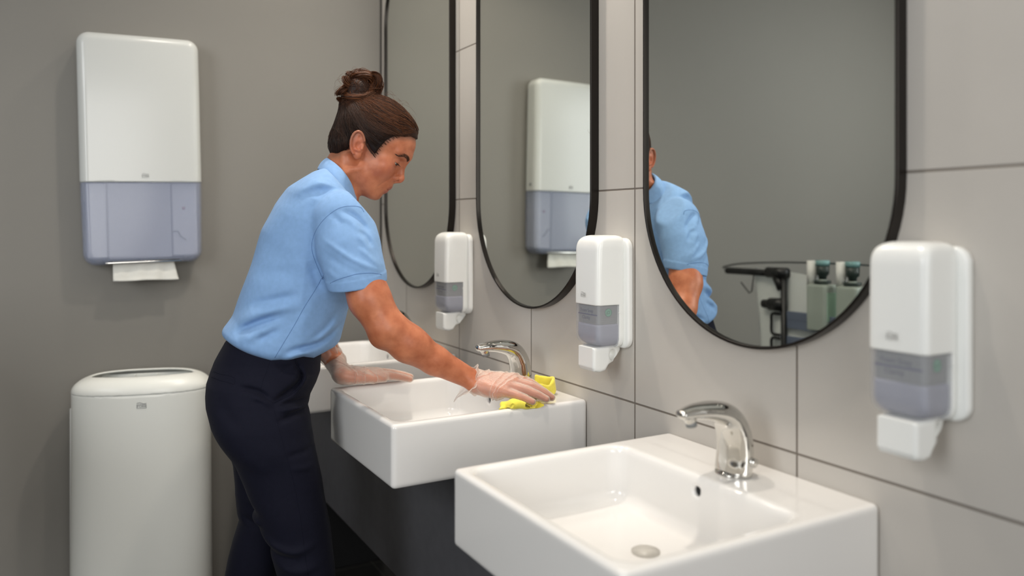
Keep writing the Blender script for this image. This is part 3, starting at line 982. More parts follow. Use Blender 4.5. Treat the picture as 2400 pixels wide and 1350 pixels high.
tip_r = Lz(1293, 931, 0.8665) + np.array([0, 0, 0.016])
HR = hand_frame(WR_R + np.array([0.004, 0, -0.002]), tip_r - WR_R, (0.10, -0.42, 1.0))
HR_m, HR_f = hand_chains(+1, [(10, 20, 12), (7, 14, 10), (5, 9, 7), (5, 6, 5)], (2, 0, -2, -5),
                         [(0.018, 0.016, -0.008), (0.046, 0.040, -0.016), (0.074, 0.050, -0.022), (0.098, 0.054, -0.026)], 0.95, 1.08)
heel_l = Lz(803, 893, 0.8665)
tip_l = Lz(943, 880, 0.872)
HL = hand_frame(Lz(800, 878, 0.8790), tip_l - Lz(800, 878, 0.8790) + np.array([0, 0.062, -0.004]), (0.06, 0.02, 1.0))
HL_m, HL_f = hand_chains(-1, [(5, 5, 4), (5, 5, 4), (5, 5, 4), (6, 6, 4)], (4, 1, -3, -8),
                         [(0.016, 0.017, -0.004), (0.044, 0.039, -0.004), (0.073, 0.044, -0.005), (0.101, 0.043, -0.006)], 0.95, 1.08)


def arms_hands(P):
    d = s_chain(P, arm_r_pts, arm_r_rad, 0.012)
    # elbow point, wrist bone, forearm muscle
    d = smin(d, s_sph(P, L(893, 793, -0.206), 0.0185), 0.020)
    d = smin(d, s_rc(P, L(930, 772, -0.215), L(985, 808, -0.212), 0.0235, 0.020), 0.020)
    d = smin(d, s_sph(P, WR_R + np.array([-0.012, -0.014, 0.004]), 0.0120), 0.012)
    d = smin(d, hand_sdf(P, HR, HR_m, HR_f), 0.012)
    e = s_chain(P, arm_l_pts, arm_l_rad, 0.012)
    e = smin(e, s_rc(P, WR_L, HL[0], 0.0235, 0.0195), 0.012)
    e = smin(e, hand_sdf(P, HL, HL_m, HL_f), 0.012)
    return np.minimum(d, e)


# ---- legs and hips (used for the trousers and, smaller, for the body)
def ztab(pts, l):
    q = np.array([L(u, v, l)[[2, 0]] for u, v in pts]); q = q[np.argsort(q[:, 0])]
    return q


pel_b = ztab([(540, 780), (528, 800), (522, 812), (504, 846), (495, 868), (487, 893), (486, 920), (487, 944), (496, 987), (518, 1031), (540, 1070), (560, 1110)], 0)
pel_f = ztab([(765, 780), (759, 800), (754, 830), (752, 850), (751, 865), (742, 891), (729, 918), (721, 944), (718, 970), (724, 1000), (733, 1031), (740, 1060), (745, 1110)], 0)
lr_b = ztab([(500, 940), (520, 1000), (543, 1066), (560, 1110), (580, 1158), (602, 1210), (632, 1284), (650, 1348), (668, 1450), (685, 1560), (702, 1690), (705, 1740)], -0.09)
lr_f = ztab([(722, 940), (726, 1005), (742, 1066), (755, 1123), (766, 1184), (777, 1263), (785, 1319), (786, 1350), (800, 1450), (812, 1560), (832, 1690), (838, 1740)], -0.09)
ll_b = ztab([(505, 940), (525, 1010), (547, 1085), (551, 1153), (558, 1197), (563, 1214), (545, 1263), (535, 1305), (527, 1348), (505, 1450), (480, 1560), (452, 1690), (445, 1740)], 0.09)
ll_f = ztab([(705, 940), (715, 1010), (715, 1085), (702, 1153), (690, 1197), (682, 1214), (668, 1263), (660, 1305), (650, 1348), (622, 1450), (598, 1560), (578, 1690), (575, 1740)], 0.09)


def slab(P, tb, tf, lc, hw, n, off):
    z = P[:, 2]
    b = np.interp(z, tb[:, 0], tb[:, 1]); f = np.interp(z, tf[:, 0], tf[:, 1])
    c = (b + f) / 2; h = np.maximum((f - b) / 2 + off, 0.01)
    w_ = hw + off
    k = (np.abs((P[:, 0] - c) / h) ** n + np.abs((P[:, 1] - lc) / w_) ** n + 1e-12) ** (1 / n)
    return (k - 1) * np.minimum(h, w_) * 0.92


def hips_legs(P, off=0.0, hem=0.055):
    z = P[:, 2]
    hw = np.interp(z, [0.70, 0.80, 0.86, 0.92, 0.97], [0.168, 0.176, 0.170, 0.152, 0.142])
    pel = slab(P, pel_b, pel_f, 0.0, hw, 2.3, off)
    pel = smax(smax(pel, z - 0.985, 0.01), 0.735 - z, 0.05)
    lw = np.interp(z, [0.05, 0.30, 0.45, 0.60, 0.75, 0.85], [0.070, 0.074, 0.078, 0.088, 0.092, 0.088])
    r = slab(P, lr_b, lr_f, -0.088 + 0.0 * z, lw, 2.2, off)
    l = slab(P, ll_b, ll_f, 0.088 + 0.0 * z, lw, 2.2, off)
    r = smax(smax(r, z - 0.84, 0.05), hem - z, 0.004)
    l = smax(smax(l, z - 0.84, 0.05), hem - z, 0.004)
    return smin(smin(pel, r, 0.030), l, 0.030)


# ---- folds: ridges (+) and valleys (-) laid over the cloth, given by points seen on her right side
class Folds:
    def __init__(s, l, strokes):
        s.s = []
        for pts, amp, wd in strokes:
            q = np.array([L(u, v, l)[[0, 2]] for u, v in pts])
            q3 = smooth_path(np.c_[q, np.zeros(len(q))], 3 * len(pts))[:, :2] if len(pts) > 2 else q
            s.s.append((q3, amp, wd, q3.min(0) - 4 * wd, q3.max(0) + 4 * wd))

    def __call__(s, P, lmask):
        out = np.zeros(len(P)); x, z = P[:, 0], P[:, 2]
        for q, amp, wd, lo, hi in s.s:
            m = (x > lo[0]) & (x < hi[0]) & (z > lo[1]) & (z < hi[1]) & lmask
            if not m.any(): continue
            X, Z = x[m], z[m]; d = np.full(X.shape, 1e9); sp = np.zeros(X.shape)
            cum = np.r_[0, np.cumsum(np.hypot(*np.diff(q, axis=0).T))]; cum = cum / cum[-1]
            for k in range(len(q) - 1):
                (ax, ay), (bx, by) = q[k], q[k + 1]; ex, ey = bx - ax, by - ay
                t = np.clip(((X - ax) * ex + (Z - ay) * ey) / (ex * ex + ey * ey + 1e-18), 0, 1)
                dd = np.hypot(X - ax - ex * t, Z - ay - ey * t); b_ = dd < d
                d = np.where(b_, dd, d); sp = np.where(b_, cum[k] + (cum[k + 1] - cum[k]) * t, sp)
            # folds run out softly at both ends
            out[m] += amp * np.exp(-(d / wd) ** 2) * np.clip(3.2 * np.minimum(sp, 1 - sp) + 0.12, 0, 1)
        return out


SHIRT_FOLDS = Folds(-0.15, [
    ([(580, 722), (600, 714), (640, 704), (700, 690)], -0.0045, 0.010),
    ([(545, 792), (565, 777), (598, 760), (630, 747), (668, 734)], -0.0085, 0.009),
    ([(548, 765), (600, 738), (650, 727), (715, 708)], 0.0050, 0.013),
    ([(560, 805), (600, 782), (640, 768)], 0.0040, 0.011),
    ([(598, 800), (630, 785), (658, 771)], -0.0045, 0.009),
    ([(668, 827), (690, 820), (728, 813), (761, 800), (801, 767)], -0.0075, 0.007),
    ([(660, 848), (700, 830), (745, 822)], 0.0040, 0.008),
    ([(738, 806), (770, 780), (800, 748)], 0.0040, 0.010),
    ([(722, 800), (760, 775), (790, 735)], -0.0030, 0.008),
    ([(590, 655), (640, 640), (700, 640)], -0.0020, 0.016),
    ([(740, 690), (720, 740), (690, 790)], 0.0020, 0.012),
    ([(700, 470), (740, 450), (790, 452)], -0.0030, 0.012),
    ([(690, 452), (735, 432), (775, 432)], 0.0030, 0.010),
    ([(728, 610), (742, 650), (756, 690)], -0.0060, 0.012),
    ([(660, 560), (690, 600), (700, 650)], 0.0020, 0.020),
])
SLEEVE_FOLDS = Folds(-0.24, [
    ([(758, 562), (797, 590), (836, 613), (892, 636)], 0.0042, 0.0060),
    ([(750, 585), (785, 612), (825, 634), (870, 648)], -0.0025, 0.0080),
    ([(800, 494), (828, 504), (855, 530), (870, 552)], -0.0065, 0.0070),
    ([(790, 508), (822, 516), (850, 545)], 0.0030, 0.0080),
    ([(843, 540), (862, 558), (874, 580)], -0.0050, 0.0055),
    ([(836, 549), (856, 570), (872, 596)], 0.0030, 0.0060),
    ([(839, 579), (868, 604), (893, 628)], 0.0035, 0.0060),
    ([(770, 500), (790, 510), (800, 530)], -0.0030, 0.0070),
    ([(760, 630), (785, 650), (800, 655)], 0.0020, 0.0070),
])
PANTS_FOLDS = Folds(-0.15, [
    ([(556, 908), (606, 917), (640, 941)], -0.0060, 0.006),
    ([(590, 926), (620, 934), (640, 946)], 0.0040, 0.006),
    ([(711, 876), (700, 902), (660, 930), (640, 942)], -0.0085, 0.007),
    ([(690, 850), (704, 874), (704, 900)], -0.0060, 0.006),
    ([(700, 860), (715, 890), (690, 925)], 0.0050, 0.006),
    ([(655, 947), (690, 945), (720, 950)], -0.0050, 0.005),
    ([(650, 958), (690, 958), (722, 962)], 0.0040, 0.006),
    ([(650, 985), (690, 972), (724, 972)], -0.0050, 0.006),
    ([(645, 850), (660, 862), (690, 860)], -0.0030, 0.006),
    ([(650, 872), (680, 872), (700, 880)], -0.0030, 0.006),
    ([(668, 1062), (700, 1060), (738, 1054)], -0.0030, 0.007),
    ([(678, 1090), (712, 1094), (745, 1092)], 0.0025, 0.007),
    ([(600, 1255), (640, 1276), (690, 1286), (740, 1270)], 0.0050, 0.009),
    ([(610, 1290), (650, 1302), (710, 1306)], -0.0050, 0.009),
    ([(640, 1320), (690, 1332), (750, 1318)], 0.0040, 0.010),
    ([(560, 1180), (580, 1205), (604, 1215)], -0.0060, 0.009),
    ([(560, 1225), (590, 1232), (612, 1238)], 0.0060, 0.008),
    ([(548, 1275), (580, 1290), (620, 1300)], -0.0050, 0.009),
    ([(510, 935), (540, 975), (570, 1000)], -0.0020, 0.015),
    ([(560, 1060), (600, 1085), (640, 1095)], 0.0020, 0.016),
])

# ---- materials
def skin_mat():
    m = mat('skin', (190, 124, 92), 0.42, 0, 0.42)
    nt = m.node_tree; N = nt.nodes; Lk = nt.links; b = N['Principled BSDF']
    b.inputs['Subsurface Weight'].default_value = 0.12; b.inputs['Subsurface Radius'].default_value = (1.0, 0.35, 0.2); b.inputs['Subsurface Scale'].default_value = 0.006
    tc = N.new('ShaderNodeTexCoord')
    n = N.new('ShaderNodeTexNoise'); n.inputs['Scale'].default_value = 38; n.inputs['Detail'].default_value = 5; Lk.new(tc.outputs['Object'], n.inputs['Vector'])
    cr = N.new('ShaderNodeValToRGB'); cr.color_ramp.elements[0].color = lin((172, 98, 66)); cr.color_ramp.elements[1].color = lin((202, 127, 91))
    cr.color_ramp.elements[0].position = 0.3; cr.color_ramp.elements[1].position = 0.7
    Lk.new(n.outputs['Fac'], cr.inputs['Fac'])
    prev = cr.outputs['Color']
    for nm, col in (('lips', (158, 84, 72)), ('blush', (186, 102, 78)), ('stubble', (120, 88, 72))):
        a = N.new('ShaderNodeAttribute'); a.attribute_name = nm
        mx = N.new('ShaderNodeMix'); mx.data_type = 'RGBA'; Lk.new(a.outputs['Fac'], mx.inputs['Factor'])
        Lk.new(prev, mx.inputs['A']); mx.inputs['B'].default_value = lin(col); prev = mx.outputs['Result']
    Lk.new(prev, b.inputs['Base Color'])
    n2 = N.new('ShaderNodeTexNoise'); n2.inputs['Scale'].default_value = 420; Lk.new(tc.outputs['Object'], n2.inputs['Vector'])
    bp = N.new('ShaderNodeBump'); bp.inputs['Strength'].default_value = 0.12; bp.inputs['Distance'].default_value = 0.001
    Lk.new(n2.outputs['Fac'], bp.inputs['Height']); Lk.new(bp.outputs['Normal'], b.inputs['Normal'])
    return m


M_SKIN = skin_mat()
def cloth_mat(name, rgb, scale, rough=0.85, sheen=0.15, var=0.05):
    m = mat(name, rgb, rough, 0, 0.15, noise=(90, var), bump=(scale, 0.14))
    b = m.node_tree.nodes['Principled BSDF']; b.inputs['Sheen Weight'].default_value = sheen
    return m
M_POLO = cloth_mat('light_blue_pique', (130, 166, 210), 1500, 0.85, 0.06)
M_POLO_SEAM = cloth_mat('blue_seam', (98, 132, 178), 700)
M_NAVYCLOTH = cloth_mat('navy_twill', (19, 20, 34), 900, 0.8, 0.02)
M_NAVYSEAM = cloth_mat('navy_seam', (17, 18, 32), 900, 0.8, 0.0)

# ---- body: one continuous skin
NK0 = fromH((-0.020, 0, -0.030)); NK1 = L(776, 455, 0.0)
HAIRLINE_PX = [(984, 331), (973, 327), (958, 318), (938, 320), (923, 322), (906, 331), (889, 349), (879, 362), (871, 352), (864, 335), (857, 312), (845, 303), (832, 309), (825, 322), (816, 337), (809, 352), (797, 361), (784, 366), (776, 371), (700, 372), (700, 120), (1020, 120), (1020, 331)]
HAIRLINE = [tuple(toH(L(u, v, -0.060 if 800 < u < 965 else (0.0 if u >= 965 else -0.03))[None])[0][[0, 2]]) for u, v in HAIRLINE_PX]


def local(P, lo, hi, fn):
    """evaluate fn only inside the box lo..hi"""
    m = ((P > np.asarray(lo)) & (P < np.asarray(hi))).all(1)
    d = np.full(len(P), 0.3)
    if m.any(): d[m] = fn(P[m])
    return d


def bbox_of(pts, pad):
    q = np.array([np.asarray(p) for p in pts]); return q.min(0) - pad, q.max(0) + pad


BB_AR = bbox_of(arm_r_pts, 0.11); BB_AL = bbox_of(arm_l_pts, 0.11)
BB_HR = bbox_of([HR[0], HR[0] + HR[1][:, 0] * 0.19], 0.085); BB_HL = bbox_of([HL[0], HL[0] + HL[1][:, 0] * 0.19], 0.085)


def arm_r(P):
    d = s_chain(P, arm_r_pts, arm_r_rad, 0.012)
    d = smin(d, s_sph(P, L(893, 793, -0.206), 0.0185), 0.020)
    d = smin(d, s_rc(P, L(930, 772, -0.215), L(985, 808, -0.212), 0.0235, 0.020), 0.020)
    return smin(d, s_sph(P, WR_R + np.array([-0.012, -0.014, 0.004]), 0.0120), 0.012)


def arm_l(P):
    e = s_chain(P, arm_l_pts, arm_l_rad, 0.012)
    return smin(e, s_rc(P, WR_L, HL[0], 0.0235, 0.0195), 0.012)


hand_r = lambda P: hand_sdf(P, HR, HR_m, HR_f)
hand_l = lambda P: hand_sdf(P, HL, HL_m, HL_f)


def arms_hands(P):
    d = smin(local(P, *BB_AR, arm_r), local(P, *BB_HR, hand_r), 0.012)
    e = smin(local(P, *BB_AL, arm_l), local(P, *BB_HL, hand_l), 0.012)
    return np.minimum(d, e)


def head_part(P):
    Q = toH(P)
    d = smin(s_rc(P, NK0, NK1, 0.0480, 0.0530), s_rc(P, L(786, 450, 0), L(796, 510, 0), 0.042, 0.05), 0.02)
    d = smin(d, face(Q), 0.022)
    d = smin(d, ears(Q), 0.004)
    S = P.copy(); S[:, 1] = -np.abs(S[:, 1])
    return smin(d, s_rc(S, fromH((-0.022, -0.052, -0.035)), L(824, 470, -0.018), 0.0125, 0.010), 0.020)


def body_sdf(P):
    d = local(P, E0 - np.array([0.17, 0.14, 0.19]), E0 + np.array([0.20, 0.14, 0.17]), head_part)
    tb = smax(torso(P, -0.042), (TA0[0] - P[:, 0]) * TAd[0] + (TA0[1] - P[:, 2]) * TAd[1] + 0.05, 0.03)
    d = smin(d, tb, 0.03)
    d = smin(d, smax(hips_legs(P, -0.034, 0.03), 0.62 - P[:, 2], 0.02), 0.02)
    return smin(d, arms_hands(P), 0.025)


def head_attr(V):
    Q = toH(V); S = Q.copy(); S[:, 1] = np.abs(S[:, 1])
    up = s_chain(S, [(0.0965, 0, -0.0495), (0.0945, 0.008, -0.0490), (0.0880, 0.017, -0.0530), (0.0785, 0.0245, -0.0560)], [0.0055, 0.0050, 0.0036, 0.0015])
    lo = s_chain(S, [(0.0910, 0, -0.0625), (0.0890, 0.008, -0.0620), (0.0835, 0.017, -0.0595), (0.0775, 0.0235, -0.0570)], [0.0062, 0.0058, 0.0042, 0.0015])
    gr = s_chain(S, [(0.098, 0, -0.0568), (0.0915, 0.010, -0.0562), (0.0850, 0.018, -0.0562), (0.0785, 0.0240, -0.0562)], [0.003, 0.003, 0.003, 0.001])
    dl = np.minimum(np.minimum(up, lo), gr)
    lips = np.clip(1 - dl / 0.0018, 0, 1) * 0.85
    bl = np.exp(-((S - np.array([0.076, 0.042, -0.016])) ** 2).sum(1) / (2 * 0.017 ** 2)) * 0.55
    bl += np.exp(-((S - np.array([0.115, 0.0, -0.02])) ** 2).sum(1) / (2 * 0.010 ** 2)) * 0.4
    bl += np.exp(-((S - np.array([-0.0075, 0.084, 0.0045])) ** 2).sum(1) / (2 * 0.022 ** 2)) * 0.5
    x, z = Q[:, 0], Q[:, 2]
    st = np.clip(1 - np.abs(s_poly2(x, z, HAIRLINE)) / 0.016, 0, 1) * 0.7
    st = np.where((ln(Q) < 0.16), st, 0)
    return dict(lips=lips, blush=np.clip(bl, 0, 0.7), stubble=st)


NP0, NP1 = L(768, 393), L(829, 464)
NPn = np.cross(NP1 - NP0, np.array([0, 1.0, 0])); NPn /= np.linalg.norm(NPn)
NPn = NPn if NPn[2] > 0 else -NPn          # the plane across the neck, inside the collar
def below_neck(P):
    m = (np.abs(P - E0) < np.array([0.24, 0.20, 0.30])).all(1)
    return np.maximum(body_sdf(P), np.where(m, (P - NP0) @ NPn - 0.0004, -1.0))


Va, Qa = surf(below_neck, (-0.42, -0.34, 0.55), (0.66, 0.34, 1.60), 0.0023, lip=1.9)
Vb, Qb = surf(lambda P: np.maximum(body_sdf(P), -(P - NP0) @ NPn), E0 - np.array([0.17, 0.14, 0.19]), E0 + np.array([0.17, 0.14, 0.17]), 0.00125, lip=1.9)
V_ = np.concatenate([Va, Vb]); Q_ = np.concatenate([Qa, Qb + len(Va)])
body = mk('body', V_, Q_, M_SKIN, woman, attrs=head_attr(V_))

# ---- eyes, lashes, brows
M_EYE = mat('eye_white', (168, 150, 140), 0.2); M_IRIS = mat('dark_iris', (40, 26, 18), 0.1)
M_LASH = mat('dark_lashes', (22, 14, 10), 0.6); M_BROW = mat('brown_brow', (84, 53, 38), 0.8)
for s in (-1, 1):
    bm = bmesh.new(); bmesh.ops.create_uvsphere(bm, u_segments=24, v_segments=16, radius=0.0122)
    me = bpy.data.meshes.new('eye'); bm.to_mesh(me); bm.free()
    me.polygons.foreach_set('use_smooth', np.ones(len(me.polygons), dtype=bool))
    gz = Vector((math.cos(math.radians(26)), -0.30, -math.sin(math.radians(26)))).normalized()
    me.materials.append(M_EYE); me.materials.append(M_IRIS)
    for p in me.polygons:
        if (p.center.normalized()).dot(gz) > 0.86: p.material_index = 1
    me.transform(frame_M(fromH((0.0795, 0.0315 * s, 0.0105)), RH[:, 0], RH[:, 1]))
    o = bpy.data.objects.new('eye', me); COL.objects.link(o); o.parent = woman
    # lashes along the upper lid edge
    paths = []; ec = np.array([0.0795, 0.0315 * s, 0.0105]); rnd = random.Random(3)
    a1 = math.radians(-8)
    for i in range(34):
        yy = (-0.0115 + 0.023 * i / 33)
        rr = math.sqrt(max(0.0138 ** 2 - yy * yy, 1e-6))
        p0 = ec + np.array([rr * math.cos(a1), yy, rr * math.sin(a1)])
        k = 0.0050 + 0.0012 * rnd.random()
        p1 = p0 + np.array([k * 0.75, (yy * 0.30), -k * 0.40]); p2 = p1 + np.array([k * 0.35, yy * 0.15, -k * 0.05])
        paths.append([fromH(p0), fromH(p1), fromH(p2)])
    V, F = tube_arrays(paths, [[0.00030, 0.00026, 0.00012]] * len(paths), 4)
    mk('eyelashes', V, F, M_LASH, woman)
    # brow: short hairs lying along the arch
    paths = []
    arch = smooth_path([(0.1050, 0.0105, 0.0270), (0.1010, 0.020, 0.0315), (0.0940, 0.031, 0.0345), (0.0850, 0.041, 0.0325), (0.0765, 0.048, 0.0280)], 60)
    for i in range(170):
        t = rnd.random() ** 1.35; k = int(t * 54); c = arch[k]; dr = arch[k + 4] - arch[k]; dr /= np.linalg.norm(dr)
        wdt = 0.0060 * (1 - 0.80 * t)
        c = c + np.array([0, 0, 1.0]) * wdt * (rnd.random() - 0.5) * 1.3
        ln_ = 0.007 * (0.7 + 0.5 * rnd.random())
        q = [c + dr * ln_ * x + np.array([0, 0, 0.0016 * x]) for x in (0, 0.5, 1)]
        q = np.array(q); q[:, 1] *= s
        W = np.array([fromH(x) for x in q])
        for _ in range(3):
            d = body_sdf(W); e = 0.001
            g = np.stack([body_sdf(W + np.eye(3)[j] * e) - body_sdf(W - np.eye(3)[j] * e) for j in range(3)], -1) / (2 * e)
            W = W - (d - 0.0005)[:, None] * g
        paths.append(W)
    V, F = tube_arrays(paths, [[0.00028, 0.00032, 0.00012]] * len(paths), 3)
    mk('eyebrow', V, F, M_BROW, woman)

# ---- hair
def hair_mat(name, dark, light, rough=0.42):
    m = mat(name, dark, rough, 0, 0.22); nt = m.node_tree; N = nt.nodes; b = N['Principled BSDF']
    a = N.new('ShaderNodeAttribute'); a.attribute_name = 'tone'
    mx = N.new('ShaderNodeMix'); mx.data_type = 'RGBA'; nt.links.new(a.outputs['Fac'], mx.inputs['Factor'])
    mx.inputs['A'].default_value = lin(dark); mx.inputs['B'].default_value = lin(light)
    nt.links.new(mx.outputs['Result'], b.inputs['Base Color'])
    return m


M_HAIR = hair_mat('brown_hair', (29, 20, 17), (136, 82, 48), 0.5)
BUN = toH(L(841, 209, 0.0)[None])[0]; BUNB = toH(L(826, 247, 0.0)[None])[0]


def cap_sdf(Q):
    d = s_ell(Q, (0.003, 0, 0.050), (0.0985, 0.0790, 0.0900))
    d = smin(d, s_ell(Q, (0.050, 0, 0.081), (0.0485, 0.058, 0.0400)), 0.014)
    d = smin(d, s_ell(Q, (-0.043, 0, -0.006), (0.0455, 0.056, 0.0440)), 0.020)
    d = smin(d, s_ell(Q, BUNB, (0.030, 0.030, 0.022)), 0.020)
    return d


def hair_sdf(P):
    Q = toH(P)
    d = cap_sdf(Q)
    cut = s_poly2(Q[:, 0], Q[:, 2], HAIRLINE)
    # grooves that follow the combing direction (angle round the bun)
    R = Q - np.array([BUNB[0] - 0.01, 0, BUNB[2] - 0.01])
    ang = np.arctan2(np.abs(R[:, 1]) + 0.02, R[:, 0]) + 0.9 * np.arctan2(R[:, 2], R[:, 0] + 0.001) * 0
    an2 = np.arctan2(R[:, 2], R[:, 0])
    d = d + 0.0011 * np.sin(an2 * 46 + 3 * np.sin(R[:, 0] * 40) + np.abs(R[:, 1]) * 60) * np.clip(ln(R) / 0.05, 0, 1)
    return smax(d, cut, 0.004)


V_, Q_ = surf(hair_sdf, E0 - np.array([0.17, 0.12, 0.12]), E0 + np.array([0.16, 0.12, 0.18]), 0.0023, lip=2.2, newton=1)
RS = np.random.RandomState(5)


def strands(starts, n=12, lift=0.0015):
    """hairs combed from their roots over the head to the bun"""
    S = np.asarray(starts); m = len(S)
    tgt = BUNB + RS.normal(0, 0.008, (m, 3)) + np.array([0, 0, 0.004])
    t = np.linspace(0, 1, n)
    P = S[:, None, :] * (1 - t)[None, :, None] + tgt[:, None, :] * t[None, :, None]
    sag = np.sin(t * math.pi)[None, :, None] * np.array([0, 0, -1.0]) * (0.022 * np.clip((S[:, 0] - 0.0) / 0.08, 0, 1))[:, None, None]
    P = P + sag + RS.normal(0, 0.0012, (m, 1, 3)) * np.sin(t * math.pi * 2)[None, :, None]
    off = RS.uniform(-0.0004, lift * 1.6, m)
    Pf = P.reshape(-1, 3)
    for _ in range(4):
        d = cap_sdf(Pf); e = 0.0008
        g = np.stack([cap_sdf(Pf + np.eye(3)[j] * e) - cap_sdf(Pf - np.eye(3)[j] * e) for j in range(3)], -1) / (2 * e)
        g /= ln(g)[:, None] + 1e-9
        Pf = Pf - (d - np.repeat(off, n))[:, None] * g
    return Pf.reshape(m, n, 3)


def strand_mesh(ST, r0, tone):
    """three-sided tubes for many equally sampled strands, in one array"""
    m, n, _ = ST.shape
    Tn = np.gradient(ST, axis=1); Tn /= ln(Tn)[..., None] + 1e-12
    ref = np.array([0.13, 0.97, 0.21])
    N1 = np.cross(Tn, ref); N1 /= ln(N1)[..., None] + 1e-9; N2 = np.cross(Tn, N1)
    rr = (r0 * np.ones(m))[:, None] * np.interp(np.linspace(0, 1, n), [0, 0.1, 0.8, 1], [0.5, 1, 1, 0.35])[None]
    a = [0, 2.094, 4.189]
    ring = np.stack([ST + rr[..., None] * (math.cos(x) * N1 + math.sin(x) * N2) for x in a], 2)     # m,n,3,3
    V = ring.reshape(-1, 3)
    b = (np.arange(m)[:, None, None] * n + np.arange(n - 1)[None, :, None]) * 3 + np.arange(3)[None, None, :]
    b2 = (np.arange(m)[:, None, None] * n + np.arange(n - 1)[None, :, None]) * 3 + ((np.arange(3) + 1) % 3)[None, None, :]
    F = np.stack([b, b2, b2 + 3, b + 3], -1).reshape(-1, 4)
    return V, F, np.repeat(np.repeat(tone, n), 3)


hl = np.array(HAIRLINE[:20])
st = []
for i in range(2, len(hl) - 1):
    for k in range(100):
        t = RS.rand(); p = hl[i] * (1 - t) + hl[i + 1] * t
        for s in (-1, 1):
            jit = RS.uniform(0, 0.05) if RS.rand() < 0.6 else RS.uniform(0, 0.008)
            ctr = np.array([0.0, 0.045])
            dr = (ctr - p) / (np.linalg.norm(ctr - p) + 1e-9)
            q = p + dr * jit
            # y on the cap at this (x, z)
            yy = np.linspace(0, 0.09, 60)
            dd = cap_sdf(np.stack([np.full(60, q[0]), yy, np.full(60, q[1])], 1))
            ins = np.where(dd < 0)[0]
            if not len(ins): continue
            y = yy[ins[-1]]
            st.append((q[0], s * y, q[1]))
for k in range(1100):       # across the front and the top
    y = RS.uniform(-0.055, 0.055); x = RS.uniform(0.02, 0.10)
    st.append((x, y, 0.078 + 0.05 * RS.rand()))
ST = strands(st)
_out = s_poly2(ST[:, :, 0].ravel(), ST[:, :, 2].ravel(), HAIRLINE).reshape(ST.shape[:2]).max(1)
_ok = _out < 0.0035
ST = ST[_ok]; st = [q for q, k in zip(st, _ok) if k]
fw = np.clip((ST[:, 0, 2] - 0.045) / 0.05, 0, 1) * np.clip((ST[:, 0, 0] + 0.02) / 0.05, 0, 1)
tone = np.clip(0.02 + 0.62 * fw * RS.rand(len(st)) ** 1.3 + 0.10 * RS.rand(len(st)) ** 2, 0, 1)
v1, f1, t1 = strand_mesh(ST, 0.00040 + 0.0003 * RS.rand(len(st)), tone)
v1 = fromH(v1)
# stray hairs
fly = []
for k in range(46):
    a = RS.uniform(0, 6.28); p0 = np.array([RS.uniform(-0.09, 0.07), RS.uniform(-0.05, 0.05), RS.uniform(0.09, 0.15)])
    g = np.array([p0[0] - 0.0, p0[1], p0[2] - 0.05]); g /= np.linalg.norm(g)
    p0 = np.array([0, 0, 0.05]) + g * 0.096
    tdir = np.cross(g, RS.normal(0, 1, 3)); tdir /= np.linalg.norm(tdir)
    u = np.linspace(0, 1, 12)[:, None]; Ln = RS.uniform(0.02, 0.05)
    fly.append(p0 + tdir * Ln * u + g * (0.012 * np.sin(u * 3.0) * RS.rand() + 0.004 * u))
vf, ff, tf = strand_mesh(np.array(fly), 0.00022, np.full(46, 0.35)); vf = fromH(vf)
# fine short hairs that soften the hairline at the temples and the nape
wp = []
for i in list(range(3, 10)) + list(range(14, 19)):
    for k in range(60):
        t = RS.rand(); p = hl[i] * (1 - t) + hl[i + 1] * t
        away = p - np.array([-0.01, 0.06]); away /= np.linalg.norm(away) + 1e-9
        q0 = p + away * RS.uniform(-0.002, 0.010) * (1 if i < 10 else 0.8)
        dr = np.array([BUNB[0], BUNB[2]]) - q0; dr /= np.linalg.norm(dr)
        dr = dr * 0.8 + np.array([-0.5, 0.1]) * (1 if i < 10 else 0); dr /= np.linalg.norm(dr)
        u = np.linspace(0, 1, 12)[:, None]; qq = q0 + dr * u * RS.uniform(0.012, 0.024)
        wp.append(np.stack([qq[:, 0], np.full(12, -0.06 if RS.rand() < 0.65 else 0.06), qq[:, 1]], 1))
wp = np.array(wp); fl = wp.reshape(-1, 3).copy()
for _ in range(14):
    d = face(fl); e = 0.001
    g = (face(fl + np.array([0, e, 0])) - face(fl - np.array([0, e, 0]))) / (2 * e)
    fl[:, 1] -= np.clip((d - 0.0007) / np.where(np.abs(g) < 0.3, 0.3 * np.sign(g + 1e-9), g), -0.006, 0.006)
good = ((np.abs(face(fl)) < 0.003) & (fl[:, 2] > -0.06) & (fl[:, 0] < 0.07)).reshape(len(wp), 12).all(1)
wp = fl.reshape(len(wp), 12, 3)[good]
vw, fw_, tw_ = strand_mesh(wp, 0.00022, np.full(len(wp), 0.12)); vw = fromH(vw)
ff = np.concatenate([ff, fw_ + len(vf)]); vf = np.concatenate([vf, vw]); tf = np.concatenate([tf, tw_])
# combine the cap with its strands
Vh = np.concatenate([V_, v1, vf]); Fh = np.concatenate([Q_, f1 + len(V_), ff + len(V_) + len(v1)])
Qh = toH(V_)
tone_cap = np.clip(0.0 + 0.16 * np.clip((Qh[:, 2] - 0.06) / 0.05, 0, 1) * np.clip((Qh[:, 0] + 0.04) / 0.06, 0, 1), 0, 1)
hair = mk('hair', Vh, Fh, M_HAIR, woman, attrs=dict(tone=np.concatenate([tone_cap, t1, tf])))

